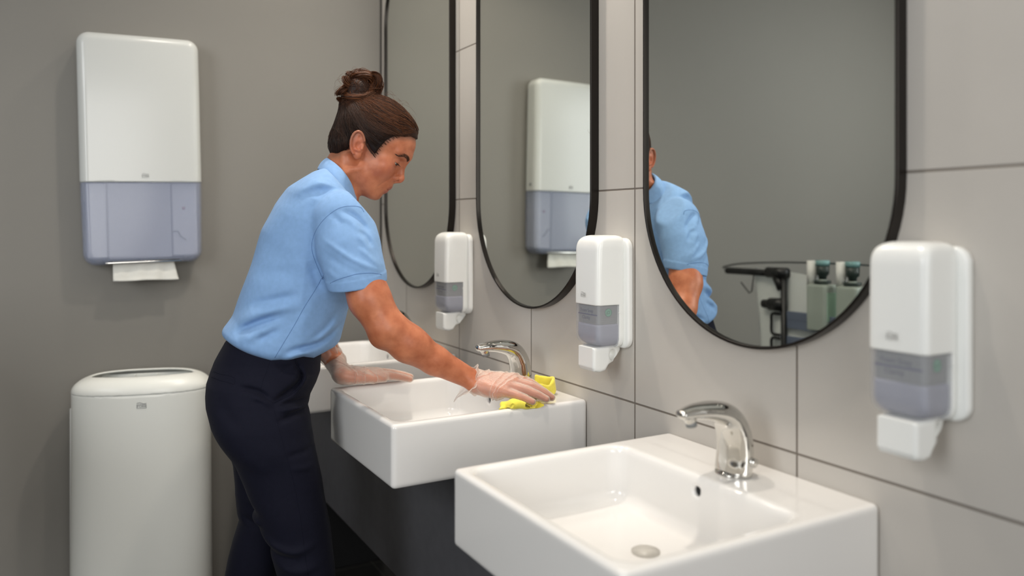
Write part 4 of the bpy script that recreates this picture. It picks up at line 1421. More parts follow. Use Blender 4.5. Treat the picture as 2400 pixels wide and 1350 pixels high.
# ---- the messy bun: a core and thick coiled locks of hair
bunP = []; bunT = []; bunR = []
core = BUN + np.array([0.0, 0, -0.004])
up = BUN - BUNB; up /= np.linalg.norm(up)
e1 = np.cross(up, [0, 1, 0]); e1 /= np.linalg.norm(e1); e2 = np.cross(up, e1)
locks = [  # centre (as seen), depth, loop radii, normal, start, strands, thickness, tone
    ((831, 190), -0.012, (0.0190, 0.0200), (0.25, -1, 0.25), 0.5, 130, 0.0085, 0.42), ((866, 191), -0.012, (0.0205, 0.0200), (-0.30, -1, 0.15), 2.6, 130, 0.0085, 0.40),
    ((848, 214), -0.022, (0.0230, 0.0200), (0.05, -1, 0.60), 4.0, 130, 0.0090, 0.50), ((812, 226), -0.010, (0.0215, 0.0150), (0.25, -1, -0.55), 1.2, 130, 0.0085, 0.38),
    ((877, 216), -0.004, (0.0150, 0.0240), (0.80, -0.8, 0.0), 3.0, 120, 0.0080, 0.36), ((846, 200), 0.018, (0.0300, 0.0280), (0.0, 1, 0.25), 0.0, 150, 0.0100, 0.35),
    ((838, 236), 0.000, (0.0340, 0.0340), (0.30, 0.05, 1), 1.0, 140, 0.0075, 0.34), ((842, 224), 0.000, (0.0390, 0.0370), (-0.10, -0.15, 1), 4.4, 150, 0.0085, 0.42),
    ((850, 184), 0.004, (0.0240, 0.0220), (0.45, 0.25, 0.9), 2.0, 110, 0.0075, 0.44), ((822, 208), 0.004, (0.0220, 0.0230), (-0.8, -0.5, 0.3), 5.2, 110, 0.0080, 0.34),
    ((858, 228), -0.020, (0.0260, 0.0130), (0.1, -1, 0.3), 0.3, 90, 0.0060, 0.46)]
n = 30
for ((cu, cv), cl_, (ra, rb), nrm, ph, ns, th, base_t) in locks:
    c3 = toH(L(cu, cv, cl_)[None])[0]
    nrm = np.array(nrm, float) @ RH; nrm /= np.linalg.norm(nrm)
    ax1 = np.cross(nrm, [0.3, 0.2, 1.0]); ax1 /= np.linalg.norm(ax1); ax2 = np.cross(nrm, ax1)
    wob = RS.uniform(-0.25, 0.25, 4)
    for k in range(ns):
        a = np.linspace(0, 2 * math.pi * 0.95, n) + ph
        dr, dz = RS.normal(0, 1, 2) * th * 0.40
        tw = 0.9 * a
        ct, st_ = np.cos(tw), np.sin(tw)
        r1 = dr * ct - dz * st_; z1 = dr * st_ + dz * ct
        m1 = 1 + wob[0] * np.sin(2 * a + wob[1] * 9); z1 = z1 + 0.005 * np.sin(2 * a + wob[2] * 9)
        p = c3 + np.outer((ra * m1 + r1) * np.cos(a), ax1) + np.outer((rb * m1 + r1) * np.sin(a), ax2) + np.outer(z1, nrm)
        p = p + RS.normal(0, 0.0007, 3)
        bunP.append(p); bunT.append(np.clip(base_t * 0.75 + RS.normal(0, 0.17), 0.04, 1)); bunR.append(RS.uniform(0.00045, 0.00085))
for k in range(420):     # hair wound over the core
    nrm = RS.normal(0, 1, 3); nrm /= np.linalg.norm(nrm)
    ax1 = np.cross(nrm, RS.normal(0, 1, 3)); ax1 /= np.linalg.norm(ax1); ax2 = np.cross(nrm, ax1)
    a = np.linspace(0, RS.uniform(1.2, 3.0), n); r0 = RS.uniform(0.0285, 0.0325)
    bunP.append(core + r0 * (np.outer(np.cos(a), ax1) + np.outer(np.sin(a), ax2)) + nrm * 0.004 * np.sin(a * 2)[:, None]); bunT.append(0.05 + 0.22 * RS.rand()); bunR.append(0.0006)
for k in range(40):      # loose ends
    p0 = core + RS.normal(0, 1, 3) * 0.02
    g = RS.normal(0, 1, 3); g /= np.linalg.norm(g)
    u = np.linspace(0, 1, n)[:, None]; h_ = np.cross(g, RS.normal(0, 1, 3)); h_ /= np.linalg.norm(h_)
    bunP.append(core + g * (0.040 + 0.016 * np.sin(u * 2.6)) + h_ * 0.035 * (u - 0.3)); bunT.append(0.5); bunR.append(0.00022)
vb, fb, tb = strand_mesh(np.array(bunP), np.array(bunR), np.array(bunT)); vb = fromH(vb)
Vc, Qc = surf(lambda P: smin(s_sph(toH(P), core + up * 0.0, 0.0290), s_rc(toH(P), BUNB, core, 0.026, 0.03), 0.01), fromH(core) - 0.06, fromH(core) + 0.06, 0.004)
mk('hair_bun', np.concatenate([Vc, vb]), np.concatenate([Qc, fb + len(Vc)]), M_HAIR, hair, attrs=dict(tone=np.concatenate([np.full(len(Vc), 0.03), tb])))

# ---- polo shirt
CUFF_C = (L(783, 690, -0.185) + L(902, 668, -0.215)) / 2
_ca, _cb = L(783, 690, -0.235), L(902, 667, -0.235)
_cx = _cb - _ca; _cn = np.cross(_cx, np.array([0, 1.0, 0.12])); _cn /= np.linalg.norm(_cn)
if _cn[2] > 0: _cn = -_cn
SLR = [L(806, 520, -0.138), L(818, 585, -0.168), L(833, 640, -0.186), L(846, 700, -0.196)]
SLR_R = [0.0700, 0.0655, 0.0610, 0.0585]
_cn2 = np.array([-0.35, 0.15, -1.0]); _cn2 /= np.linalg.norm(_cn2)
SLL = [L(796, 520, 0.110), L(772, 590, 0.122), L(742, 660, 0.130)]


def sleeve_r(P0):
    P = P0 * np.array([1, 1.16, 1]) + np.array([0, 0.16 * 0.188, 0])
    d = s_chain(P, SLR, SLR_R, 0.02)
    cutd = (P0 - _ca) @ _cn
    band = np.clip((cutd + 0.0225) / 0.0012, 0, 1)
    d = d - 0.0012 * band
    d = smax(d, cutd, 0.003)
    inner = np.maximum(s_chain(P, SLR, [r - 0.0050 for r in SLR_R], 0.02), -(cutd + 0.018))
    return np.maximum(d, -inner)


def sleeve_l(P):
    d = s_chain(P, SLL, [0.066, 0.060, 0.053], 0.02)
    return smax(d, (P - SLL[2]) @ _cn2 - 0.012, 0.003)


SN0 = L(756, 389)
NECK_AX = (fromH((-0.02, 0, -0.03)), L(772, 452, 0))


def shirt_sdf(P):
    t = torso(P, 0.0)
    hz = hem_z(P[:, 0])
    t = smax(t, hz - P[:, 2], 0.022)
    near = P[:, 1] < 0.0
    t = t - SHIRT_FOLDS(P, near)
    # gentle irregular waviness of the loose cloth
    t = t - 0.0016 * np.sin(P[:, 0] * 31 + P[:, 2] * 23) * np.sin(P[:, 1] * 27 + P[:, 2] * 17 + 1.0)
    s = sleeve_r(P) - SLEEVE_FOLDS(P, P[:, 1] < -0.15)
    d = smin(t, s, 0.010)
    d = smin(d, sleeve_l(P), 0.012)
    d = smax(d, (P - SN0) @ NPn, 0.006)
    # neck opening
    return smax(d, -s_rc(P, NECK_AX[0], NECK_AX[1] + (NECK_AX[1] - NECK_AX[0]) * 0.15, 0.050, 0.0605), 0.004)


V_, Q_ = surf(shirt_sdf, (-0.24, -0.30, 0.85), (0.30, 0.30, 1.45), 0.0027, lip=2.0)
shirt = mk('polo_shirt', V_, Q_, M_POLO, woman)

# collar: a folded band round the neck, higher at the back, open points in front
from mathutils.bvhtree import BVHTree
def collar():
    # stations from the back round her right side to the front point: top edge, fold edge, lower edge
    st = [((770, 376, 0.000), (765, 371, 0.000), (744, 397, 0.000)),
          ((776, 380, -0.032), (772, 375, -0.034), (752, 400, -0.042)),
          ((788, 388, -0.054), (784, 384, -0.059), (768, 411, -0.076)),
          ((803, 403, -0.064), (801, 399, -0.071), (786, 429, -0.095)),
          ((816, 421, -0.062), (815, 417, -0.070), (799, 447, -0.098)),
          ((824, 436, -0.050), (824, 433, -0.058), (814, 460, -0.088)),
          ((828, 447, -0.034), (829, 446, -0.041), (827, 466, -0.066)),
          ((829, 455, -0.014), (831, 455, -0.018), (836, 470, -0.030))]
    A = [[L(*q) for q in s] for s in st]
    A = [[p * np.array([1, -1, 1]) for p in a] for a in A[:0:-1]] + A
    rows = []
    for j in range(3): rows.append(smooth_path([a[j] for a in A], 90))
    inner = smooth_path([a[0] + (a[2] - a[1]) * 0.85 * np.array([0.6, 0.75, 1.0]) * 0.9 for a in A], 90)
    T = []
    for i in range(90):
        a, b, c, d = inner[i], rows[0][i], rows[1][i], rows[2][i]
        col = [a * (1 - t) + b * t for t in np.linspace(0, 1, 5)]
        out = c - b; out /= np.linalg.norm(out) + 1e-9
        mid = (b + c) / 2 + np.array([0, 0, 0.003])
        col += [mid]
        for t in np.linspace(0, 1, 7): col.append(c * (1 - t) + d * t + out * 0.003 * math.sin(t * math.pi) )
        T.append(col)
    T = np.array(T); k = T.shape[1]
    V = T.reshape(-1, 3)
    F = [(i * k + j, (i + 1) * k + j, (i + 1) * k + j + 1, i * k + j + 1) for i in range(89) for j in range(k - 1)]
    o = mk('collar', V, F, M_POLO, shirt)
    m = o.modifiers.new('s', 'SOLIDIFY'); m.thickness = 0.0022; m.offset = 0
    m2 = o.modifiers.new('b', 'SUBSURF'); m2.levels = 1; m2.render_levels = 1
    return rows


crow = collar()


# seams: thin welts laid onto the cloth
def seam(name, fnsdf, px, l0, mtl, parent, r=0.0010, n=50, sink=0.0004):
    P = np.array([L(u, v, l0) for u, v in px]); P = smooth_path(P, n)
    # march from the camera side onto the cloth
    cl = np.array([(CAM[:2] - ROOT_XY) @ FV, (CAM[:2] - ROOT_XY) @ LV, CAM[2]])
    D = P - cl; D /= ln(D)[:, None]; X = P - D * 0.12
    for _ in range(60): X = X + D * np.clip(fnsdf(X), -0.01, 0.01)[:, None] * 0.6
    X = X + D * sink
    keep = np.abs(fnsdf(X)) < 0.004
    X = X[keep]
    if len(X) < 4: return None
    V, F = tube_arrays([X], [r], 6)
    return mk(name, V, F, mtl, parent)


seam('armhole_seam', shirt_sdf, [(757, 655), (742, 620), (732, 590), (732, 565), (741, 540), (757, 517), (778, 498), (800, 486), (825, 483), (845, 486), (853, 497)], -0.2, M_POLO_SEAM, shirt)
seam('side_seam', shirt_sdf, [(760, 642), (735, 685), (712, 722), (690, 762), (664, 805), (644, 838)], -0.16, M_POLO_SEAM, shirt, 0.0009)
seam('cuff_seam', shirt_sdf, [(774, 664), (790, 656), (815, 648), (840, 642), (870, 640), (894, 643)], -0.23, M_POLO_SEAM, shirt, 0.0010)

# ---- trousers
def pants_sdf(P):
    d = hips_legs(P, 0.0)
    d = d - PANTS_FOLDS(P, P[:, 1] < 0.03)
    d = d - 0.0014 * np.sin(P[:, 2] * 41 + P[:, 0] * 13) * np.sin(P[:, 1] * 21 + P[:, 2] * 11)
    return d


V_, Q_ = surf(pants_sdf, (-0.36, -0.26, 0.02), (0.22, 0.26, 1.0), 0.0036, lip=2.0)
pants = mk('trousers', V_, Q_, M_NAVYCLOTH, woman)
seam('side_seam', pants_sdf, [(639, 945), (642, 960), (655, 1010), (678, 1092), (692, 1150), (704, 1215), (715, 1300), (722, 1348)], -0.17, M_NAVYSEAM, pants, 0.0007)
seam('pocket_seam', pants_sdf, [(633, 846), (625, 870), (616, 895), (612, 915), (622, 932), (639, 944)], -0.17, M_NAVYSEAM, pants, 0.0007)
seam('pocket_opening', pants_sdf, [(690, 842), (699, 862), (708, 880), (704, 902), (680, 925), (642, 944)], -0.17, M_NAVYSEAM, pants, 0.0020)
seam('back_pocket', pants_sdf, [(499, 870), (515, 876), (535, 880), (551, 886)], -0.12, M_NAVYSEAM, pants, 0.0007)
seam('back_pocket', pants_sdf, [(496, 883), (515, 891), (535, 896), (549, 900), (551, 887)], -0.12, M_NAVYSEAM, pants, 0.0008)

# ---- shoes (below the picture)
M_SHOE = mat('black_shoe', (20, 20, 22), 0.4)
for (u, l) in ((770, -0.088), (515, 0.088)):
    a = L(u - 42, 1700, l); a[2] = 0
    def shoe(P, a=a):
        d = s_rc(P, a + np.array([-0.02, 0, 0.042]), a + np.array([0.15, -0.01, 0.030]), 0.038, 0.030)
        d = smin(d, s_rc(P, a + np.array([0.0, 0, 0.06]), a + np.array([0.02, 0, 0.09]), 0.036, 0.034), 0.03)
        return smax(d, 0.001 - P[:, 2], 0.006)
    sdf_obj('shoe', shoe, a + np.array([-0.09, -0.07, -0.005]), a + np.array([0.22, 0.07, 0.15]), 0.006, M_SHOE, woman)

# ---- thin clear gloves
M_GLOVE = mat_clear('clear_vinyl', (242, 228, 216), 0.27, 0.28, 0.6)
_gnt = M_GLOVE.node_tree; _gb = _gnt.nodes['Principled BSDF']
_tc = _gnt.nodes.new('ShaderNodeTexCoord'); _nz = _gnt.nodes.new('ShaderNodeTexNoise'); _nz.inputs['Scale'].default_value = 120; _nz.inputs['Detail'].default_value = 4; _nz.inputs['Distortion'].default_value = 1.5
_gnt.links.new(_tc.outputs['Object'], _nz.inputs['Vector'])
_bp = _gnt.nodes.new('ShaderNodeBump'); _bp.inputs['Strength'].default_value = 0.5; _bp.inputs['Distance'].default_value = 0.003
_gnt.links.new(_nz.outputs['Fac'], _bp.inputs['Height']); _gnt.links.new(_bp.outputs['Normal'], _gb.inputs['Normal'])
_lw = _gnt.nodes.new('ShaderNodeLayerWeight'); _lw.inputs['Blend'].default_value = 0.4
_gnt.links.new(_bp.outputs['Normal'], _lw.inputs['Normal'])
_mr = _gnt.nodes.new('ShaderNodeMapRange'); _mr.inputs['From Min'].default_value = 0.05; _mr.inputs['From Max'].default_value = 0.75
_mr.inputs['To Min'].default_value = 0.17; _mr.inputs['To Max'].default_value = 0.70
_gnt.links.new(_lw.outputs['Facing'], _mr.inputs['Value']); _gnt.links.new(_mr.outputs['Result'], _gb.inputs['Alpha'])
M_GRIM = mat_clear('vinyl_rim', (244, 234, 224), 0.62, 0.3, 0.6)


def glove(name, base_fn, frame, arm_dir, bb, creases, flare, parent, drop=True):
    org, R = frame

    def fn(P):
        d = base_fn(P) - 0.0016
        Q = (P - (HL[0] if not drop else org)) @ R
        # loose wrinkles running across the back of the hand
        for (x0, k, amp, wd) in creases:
            s = Q[:, 0] - x0 - k * Q[:, 1]
            d = d - amp * np.exp(-(s / wd) ** 2)
        d = d - 0.0007 * np.sin(Q[:, 0] * 230 + Q[:, 1] * 120 + 3 * np.sin(Q[:, 2] * 90)) * np.clip(1.4 - Q[:, 0] / 0.10, 0, 1)
        return d
    V, F = surf(fn, bb[0], bb[1], 0.0023, lip=2.0)
    o = mk(name, V, F, M_GLOVE, parent)
    # flared cuff
    ax = np.asarray(arm_dir, float); ax /= np.linalg.norm(ax)
    u1 = np.cross(ax, [0, 1.0, 0]); u1 /= np.linalg.norm(u1); u2 = np.cross(ax, u1)
    n = 72; rows = []
    for (s, rad, wob) in flare:
        ring = []
        for i in range(n):
            a = 2 * math.pi * i / n
            dwn = max(0.0, -(u1 * math.cos(a) + u2 * math.sin(a))[2])
            rr = rad * (1 + wob * (0.22 * math.sin(5 * a + 1 + 60 * s) + 0.20 * math.sin(9 * a + 2.0 - 90 * s) + 0.12 * math.sin(14 * a + 150 * s) + (2.0 * dwn ** 2 if drop else 0.0)))
            c = org + ax * (s + 0.014 * wob * math.sin(3 * a + 0.6) + (0.012 * wob * dwn if drop else 0.0))
            ring.append(c + rr * (u1 * math.cos(a) + u2 * math.sin(a)))
        rows.append(ring)
    V = np.array(rows).reshape(-1, 3)
    F = [(j * n + i, j * n + (i + 1) % n, (j + 1) * n + (i + 1) % n, (j + 1) * n + i) for j in range(len(rows) - 1) for i in range(n)]
    c = mk('cuff', V, F, M_GLOVE, o)
    rim = np.array(rows[-1] + [rows[-1][0]])
    V, F = tube_arrays([rim], [0.0005], 5)
    mk('cuff_rim', V, F, M_GRIM, c)
    return o


def _unit(v): return v / np.linalg.norm(v)


_axr, _axl = _unit(arm_r_pts[-2] - WR_R), _unit(arm_l_pts[-2] - WR_L)
both_r = lambda P: smax(smin(local(P, *BB_AR, arm_r), hand_r(P), 0.012), (P - HR[0]) @ _axr - 0.004, 0.002)
both_l = lambda P: smax(smin(local(P, *BB_AL, arm_l), hand_l(P), 0.012), (P - WR_L) @ _axl - 0.004, 0.002)
ar = arm_r_pts[-2] - WR_R; al = arm_l_pts[-2] - WR_L
glove('glove', both_r, HR, ar, BB_HR, [(0.062, 0.25, 0.0026, 0.0018), (0.080, 0.45, 0.0028, 0.0018), (0.094, 0.65, 0.0028, 0.0020), (0.040, -0.4, 0.0018, 0.002), (0.018, 0.3, 0.0022, 0.002), (0.030, 0.8, 0.0016, 0.002)],
      [(-0.014, 0.0285, 0.04), (-0.004, 0.0262, 0.06), (0.001, 0.0258, 0.10), (0.005, 0.0275, 0.22), (0.008, 0.0300, 0.34), (0.009, 0.0325, 0.46)], woman)
glove('glove', both_l, (WR_L, HL[1]), al, BB_HL, [(0.030, 0.2, 0.0022, 0.002), (0.010, -0.3, 0.0026, 0.0022), (0.060, 0.4, 0.0020, 0.002), (0.045, -0.5, 0.0018, 0.002)],
      [(-0.008, 0.0260, 0.08), (0.004, 0.0262, 0.16), (0.012, 0.0275, 0.26), (0.020, 0.0290, 0.30), (0.028, 0.0302, 0.24), (0.036, 0.0318, 0.20), (0.040, 0.0324, 0.18)], woman, False)
# ------------------------------------------------------------------ yellow cloth under the wiping hand (world coordinates)
M_YELLOW = cloth_mat('yellow_microfibre', (238, 223, 88), 500, 0.9, 0.3, 0.06)
ZS2 = 0.848
def cloth_sdf(P):
    a = onZ(1180, 952, ZS2 + 0.008); b = onZ(1285, 950, ZS2 + 0.008); c = onZ(1235, 925, ZS2 + 0.007)
    d = s_chain(P, [onZ(1178, 948, ZS2 + 0.006), onZ(1205, 948, ZS2 + 0.008), onZ(1240, 945, ZS2 + 0.008), onZ(1280, 944, ZS2 + 0.007)], [0.006, 0.010, 0.012, 0.008], 0.01)
    d = smin(d, s_ell(P, onZ(1235, 925, ZS2 + 0.006), (0.050, 0.034, 0.0065)), 0.010)
    # the leaf shaped lobe in front
    l0 = onZ(1222, 952, ZS2 + 0.009); l1 = onZ(1262, 951, ZS2 + 0.009)
    d = smin(d, s_chain(P, [l0, onZ(1245, 955, ZS2 + 0.009), onZ(1268, 956, ZS2 + 0.008), onZ(1292, 948, ZS2 + 0.005)], [0.0065, 0.0105, 0.0115, 0.0035], 0.008), 0.005)
    # corner hanging over the inner edge of the bowl
    d = smin(d, s_chain(P, [onZ(1200, 945, ZS2 + 0.006), onZ(1188, 950, ZS2 + 0.001), onZ(1176, 962, ZS2 - 0.004)], [0.008, 0.0085, 0.0065], 0.008), 0.006)
    # small ruffles
    for (u, v, z, r) in ((1216, 948, 0.015, 0.0060), (1228, 945, 0.017, 0.0055), (1238, 942, 0.016, 0.0050), (1204, 950, 0.011, 0.0060)):
        d = smin(d, s_rc(P, onZ(u, v, ZS2 + z), onZ(u - 6, v + 10, ZS2 + z - 0.007), r * 0.75, r), 0.004)
    # loop standing up behind the fingers
    ctr = onZ(1267, 903, ZS2 + 0.022)
    th = np.linspace(-2.5, 1.9, 16)
    ex = np.array([0.87, -0.49, 0]); ey = np.array([0.49, 0.87, 0.0])
    ring = [ctr + ex * (0.031 + 0.003 * math.sin(2.5 * t)) * math.cos(t) + ey * 0.030 * math.sin(t) + np.array([0, 0, 0.006 * math.sin(t) + 0.003 * math.sin(3 * t + 1)]) for t in th]
    for dz, rr in ((-0.014, 0.0040), (-0.008, 0.0034), (-0.002, 0.0032), (0.004, 0.0032), (0.010, 0.0032)):
        d = smin(d, s_chain(P, [p + np.array([0, 0, dz]) + (p - ctr) * (-dz * 3) for p in ring], [rr] * len(ring)), 0.006)
    d = d - 0.0012 * np.sin(P[:, 0] * 190 + 40 * P[:, 2]) * np.sin(P[:, 1] * 160 + 1.3)
    # pressed round the hand that holds it
    q = np.stack([(P[:, :2] - ROOT_XY) @ FV, (P[:, :2] - ROOT_XY) @ LV, P[:, 2]], 1)
    d = smax(d, 0.0058 - hand_r(q), 0.006)
    # lying on the rim, not in it
    loc_ = np.stack([-(P[:, 0] + 0.0005), -(P[:, 1] - 1.709), P[:, 2] - ZS2], 1)
    return smax(d, 0.0009 - CERAMIC[0.425](loc_), 0.002)



c0 = onZ(1235, 930, ZS2)
ov, oq = surf(cloth_sdf, c0 - np.array([0.14, 0.10, 0.03]), c0 + np.array([0.11, 0.13, 0.06]), 0.0023, lip=2.0)
cl = mk('cleaning_cloth', ov, oq, M_YELLOW)
tag(cl, 'crumpled yellow cleaning cloth under the gloved hand on the middle basin', 'cloth')
# ------------------------------------------------------------------ cleaning trolley (stands to the left, seen in the large mirror)
MX = -0.0145
def mir_at(u, v, dep):
    """the place whose reflection in the mirrors appears at (u, v), dep metres along the view"""
    p = CAM + ray(u, v) * dep; p[0] = 2 * MX - p[0]; return p


M_BLK = mat('black_plastic', (20, 20, 21), 0.4)
M_BAG = mat_clear('translucent_bag', (236, 240, 238), 0.78, 0.35)
M_TRAY = mat('blue_grey_tray', (104, 114, 134), 0.45)
M_WIRE = mat('steel_wire', (120, 122, 122), 0.35, 0.8)
M_CAPW = mat('white_cap', (232, 232, 228), 0.35)
M_BOT = mat_clear('frosted_bottle', (176, 186, 176), 0.75, 0.3)
M_TEAL = mat('teal_neck', (120, 160, 160), 0.4)
M_DGREEN = mat('dark_green_pump', (40, 52, 48), 0.4)
M_RED = mat('orange_trigger', (196, 92, 60), 0.4)
DT = 3.20
jt = mir_at(1838, 642, DT); jl = mir_at(1740, 649, DT + 0.22)
base = mir_at(1840, 700, DT + 0.2); base[2] = 0
tr = empty('cleaning_trolley', tuple(base), 'black framed cleaning trolley with blue grey trays, seen in the large mirror', 'trolley')
def tpart(o, par=None):
    o.parent = par or tr
    if par is None: o.matrix_parent_inverse = Matrix.Translation(-Vector(tr.location))
    return o
post_x, post_y = jt[0], jt[1]
dirb = (jl - jt); dirb[2] = 0; dirb /= np.linalg.norm(dirb)              # towards the bag end
perp = np.array([-0.80, -0.60, 0]); perp = mir_at(2000, 642, DT - 0.25) - jt; perp[2] = 0; perp /= np.linalg.norm(perp)
LT = 0.72; WD = 0.40
def at_t(a, b, z): return np.array([post_x, post_y, 0]) + perp * a + dirb * b + np.array([0, 0, z])
zb = jt[2]
tpart(tube('post', [at_t(0, 0, 0.10), at_t(0, 0, zb)], 0.0125, M_BLK))
tpart(tube('post', [at_t(LT, 0, 0.10), at_t(LT, 0, 0.75)], 0.0125, M_BLK))
tpart(tube('post', [at_t(LT, -WD, 0.10), at_t(LT, -WD, 0.75)], 0.0125, M_BLK))
tpart(tube('post', [at_t(0, -WD, 0.10), at_t(0, -WD, 0.80)], 0.0125, M_BLK))
tpart(tube('bag_arm', [at_t(0, 0.01, zb), at_t(0, 0.34, zb - 0.004)], 0.0145, M_BLK, None, 14))
tpart(tube('arm_joint', [at_t(0, -0.015, zb + 0.004), at_t(0, 0.09, zb + 0.002)], 0.022, M_BLK, None, 14))
tpart(tube('arm_joint', [at_t(0, 0.04, zb - 0.015), at_t(0, 0.012, zb - 0.06)], 0.019, M_BLK, None, 14))
tpart(tube('clamp', [at_t(0, 0.0, zb - 0.125), at_t(0, 0.075, zb - 0.128)], 0.026, M_BLK, None, 14))
tpart(tube('clamp_knob', [at_t(0, 0.075, zb - 0.128), at_t(0, 0.115, zb - 0.130)], 0.0175, M_BLK, None, 12))
rim = smooth_path([at_t(0, 0.36, zb + 0.004), at_t(0.02, 0.38, zb + 0.012), at_t(0.10, 0.36, zb + 0.03), at_t(0.22, 0.24, zb + 0.045), at_t(0.32, 0.10, zb + 0.05), at_t(0.46, 0.08, zb + 0.05)], 40)
tpart(tube('bag_hoop', rim, 0.004, M_WIRE))
hk = [at_t(-0.01, 0.145, zb + 0.018), at_t(-0.022, 0.145, zb + 0.0), at_t(-0.022, 0.160, zb - 0.085), at_t(-0.022, 0.175, zb - 0.092), at_t(-0.022, 0.225, zb - 0.050)]
tpart(tube('hook', hk, 0.0032, M_WIRE))
# trays: shallow tubs with a wire handle
def tray(z0, hh, shrink):
    bm = bmesh.new()
    def ringpts(ins, z): return [at_t(0.01 + ins, 0.035 - ins, z), at_t(LT - ins, 0.035 - ins, z), at_t(LT - ins, -WD + ins, z), at_t(0.01 + ins, -WD + ins, z)]
    R = [ringpts(0.0, z0 + hh), ringpts(0.006, z0 + hh - 0.028), ringpts(0.012, z0 + hh - 0.030), ringpts(shrink, z0), ringpts(shrink + 0.006, z0 + 0.006), ringpts(0.020, z0 + hh - 0.006), ringpts(0.008, z0 + hh + 0.003)]
    V = [p for r in R for p in r]; F = []
    for k in range(len(R) - 1):
        for i in range(4): F.append((k * 4 + i, k * 4 + (i + 1) % 4, (k + 1) * 4 + (i + 1) % 4, (k + 1) * 4 + i))
    for i in range(4): F.append((6 * 4 + i, 6 * 4 + (i + 1) % 4, (i + 1) % 4, i))
    # floor of the tub
    F2 = F + [(16, 17, 18, 19)]
    o = mk('tray', V, F2, M_TRAY, smooth=False); bm.free()
    tpart(o)
    h = smooth_path([at_t(-0.004, 0.020, z0 + hh - 0.012), at_t(-0.012, 0.052, z0 + hh - 0.016), at_t(-0.012, 0.056, z0 + hh - 0.05), at_t(-0.012, 0.052, z0 + hh - 0.094), at_t(-0.004, 0.020, z0 + hh - 0.098)], 24)
    hd = tube('tray_handle', h, 0.006, M_BLK); hd.parent = o
    return o
z_t1 = mir_at(1838, 730, DT)[2]; z_t2 = mir_at(1838, 782, DT)[2]
tray(z_t1 - 0.065, 0.065, 0.018); tray(z_t2 - 0.13, 0.12, 0.03)
bs = box('base_tray', (-0.5, -0.5, 0), (0.5, 0.5, 1), M_BLK)
me = bs.data
for v in me.vertices:
    p = at_t(LT / 2 + v.co.x * (LT + 0.06), -WD / 2 + 0.02 + v.co.y * (WD + 0.06), 0.08 + v.co.z * 0.04); v.co = p
tpart(bs)
for a in (0.03, LT - 0.03):
    for b in (0.0, -WD + 0.03):
        c = at_t(a, b, 0.042)
        tpart(tube('castor', [c - perp * 0.014, c + perp * 0.014], 0.0415, M_BLK, None, 18))
# waste bag hanging from the arm
def bag():
    n = 40; rows = []
    for j, t in enumerate(np.linspace(0, 1, 18)):
        ring = []
        for i in range(n):
            a = 2 * math.pi * i / n
            wv = 0.012 * math.sin(7 * a + 2 * t) * t + 0.006 * math.sin(13 * a) * t
            taper = 1 - 0.30 * t ** 0.6
            ra = 0.115 * (1 - 0.10 * t) + wv; rb = 0.150 * taper + wv
            ring.append(at_t(0.190 + ra * math.cos(a) * 0.90, 0.205 - 0.030 * t + rb * math.sin(a), zb - 0.004 - 0.52 * t + 0.018 * math.cos(a) * -1 * (1 - t)))
        rows.append(ring)
    V = np.array(rows).reshape(-1, 3)
    F = [(j * n + i, j * n + (i + 1) % n, (j + 1) * n + (i + 1) % n, (j + 1) * n + i) for j in range(17) for i in range(n)] + [tuple(17 * n + i for i in range(n))]
    o = mk('waste_bag', V, F, M_BAG)
    return tag(o, 'translucent white waste bag hanging from the trolley arm, seen in the large mirror', 'bag')
bag()
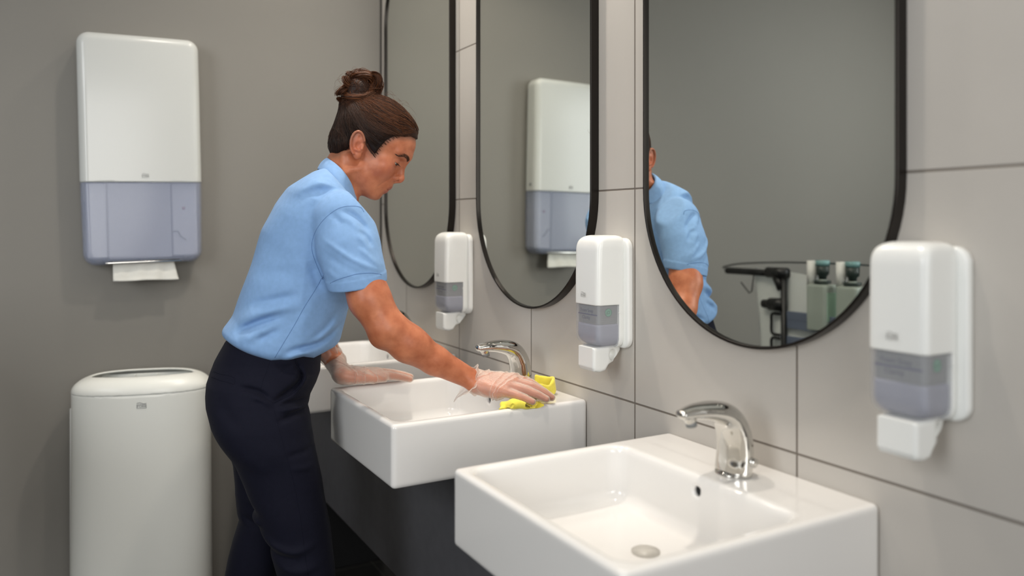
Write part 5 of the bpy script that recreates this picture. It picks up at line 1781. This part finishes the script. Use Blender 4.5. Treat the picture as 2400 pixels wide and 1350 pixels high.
# refill bottles standing on the upper tray, and a spray bottle
zt = z_t1 - 0.0580
def bottle(a, b, lab):
    p = at_t(a, b, zt)
    r = empty('soap_refill_bottle', tuple(p), lab, 'bottle', 'refill bottles on the trolley tray')
    r.scale = (0.92, 0.92, 0.86)
    def bd(P):
        return smin(s_extr(s_rrect2(P[:, 0], P[:, 1], 0.045, 0.050, 0.014), np.abs(P[:, 2] - 0.105) - 0.104, 0.010), s_rc(P, (0, 0, 0.205), (0, 0, 0.222), 0.020, 0.018), 0.01)
    sdf_obj('bottle_body', bd, (-0.06, -0.06, -0.005), (0.06, 0.06, 0.25), 0.006, M_BOT, r)
    ang = 0.0
    tube('pump_collar', [(0, 0, 0.215), (0, 0, 0.226)], 0.034, M_DGREEN, r, 20)
    tube('pump', [(0, 0, 0.226), (0, 0, 0.250), (0, 0, 0.290)], [0.016, 0.020, 0.026], M_DGREEN, r, 18) if False else mk('pump', *tube_arrays([[(0, 0, 0.226), (0, 0, 0.245), (0, 0, 0.255), (0, 0, 0.292)]], [[0.015, 0.017, 0.026, 0.027]], 18), M_DGREEN, r)
    tube('pump_top', [(0, 0, 0.292), (0, 0, 0.315)], 0.028, M_TEAL, r, 18)
    co = -perp * 0.050
    tube('cap', [co + np.array([0, 0, 0.200]), co + np.array([0, 0, 0.312])], 0.021, M_CAPW, r, 20)
    box('bottle_label', (-0.020, -0.0512, 0.05), (0.035, -0.0495, 0.175), mat('pale_green_label', (160, 190, 168), 0.5), r)
    return r
bottle(0.10, -0.085, 'frosted refill bottle on the trolley tray, next to the waste bag')
bottle(0.225, -0.085, 'frosted refill bottle on the trolley tray, farther from the waste bag')
def spray(a, b):
    p = at_t(a, b, zt)
    r = empty('spray_bottle', tuple(p), 'clear spray bottle with an orange trigger at the trolley end, at the mirror edge', 'bottle')
    sdf_obj('bottle_body', lambda P: smin(s_rc(P, (0, 0, 0.045), (0, 0, 0.20), 0.042, 0.038), s_rc(P, (0, 0, 0.24), (0, 0, 0.27), 0.016, 0.014), 0.03) if True else None, (-0.06, -0.06, -0.01), (0.06, 0.06, 0.30), 0.006, M_BOT, r)
    box('spray_head', (-0.030, -0.014, 0.285), (0.034, 0.014, 0.325), M_CAPW, r, 0.006)
    box('trigger', (-0.048, -0.006, 0.285), (-0.030, 0.006, 0.330), M_RED, r, 0.004)
    return r
spray(0.37, -0.12)
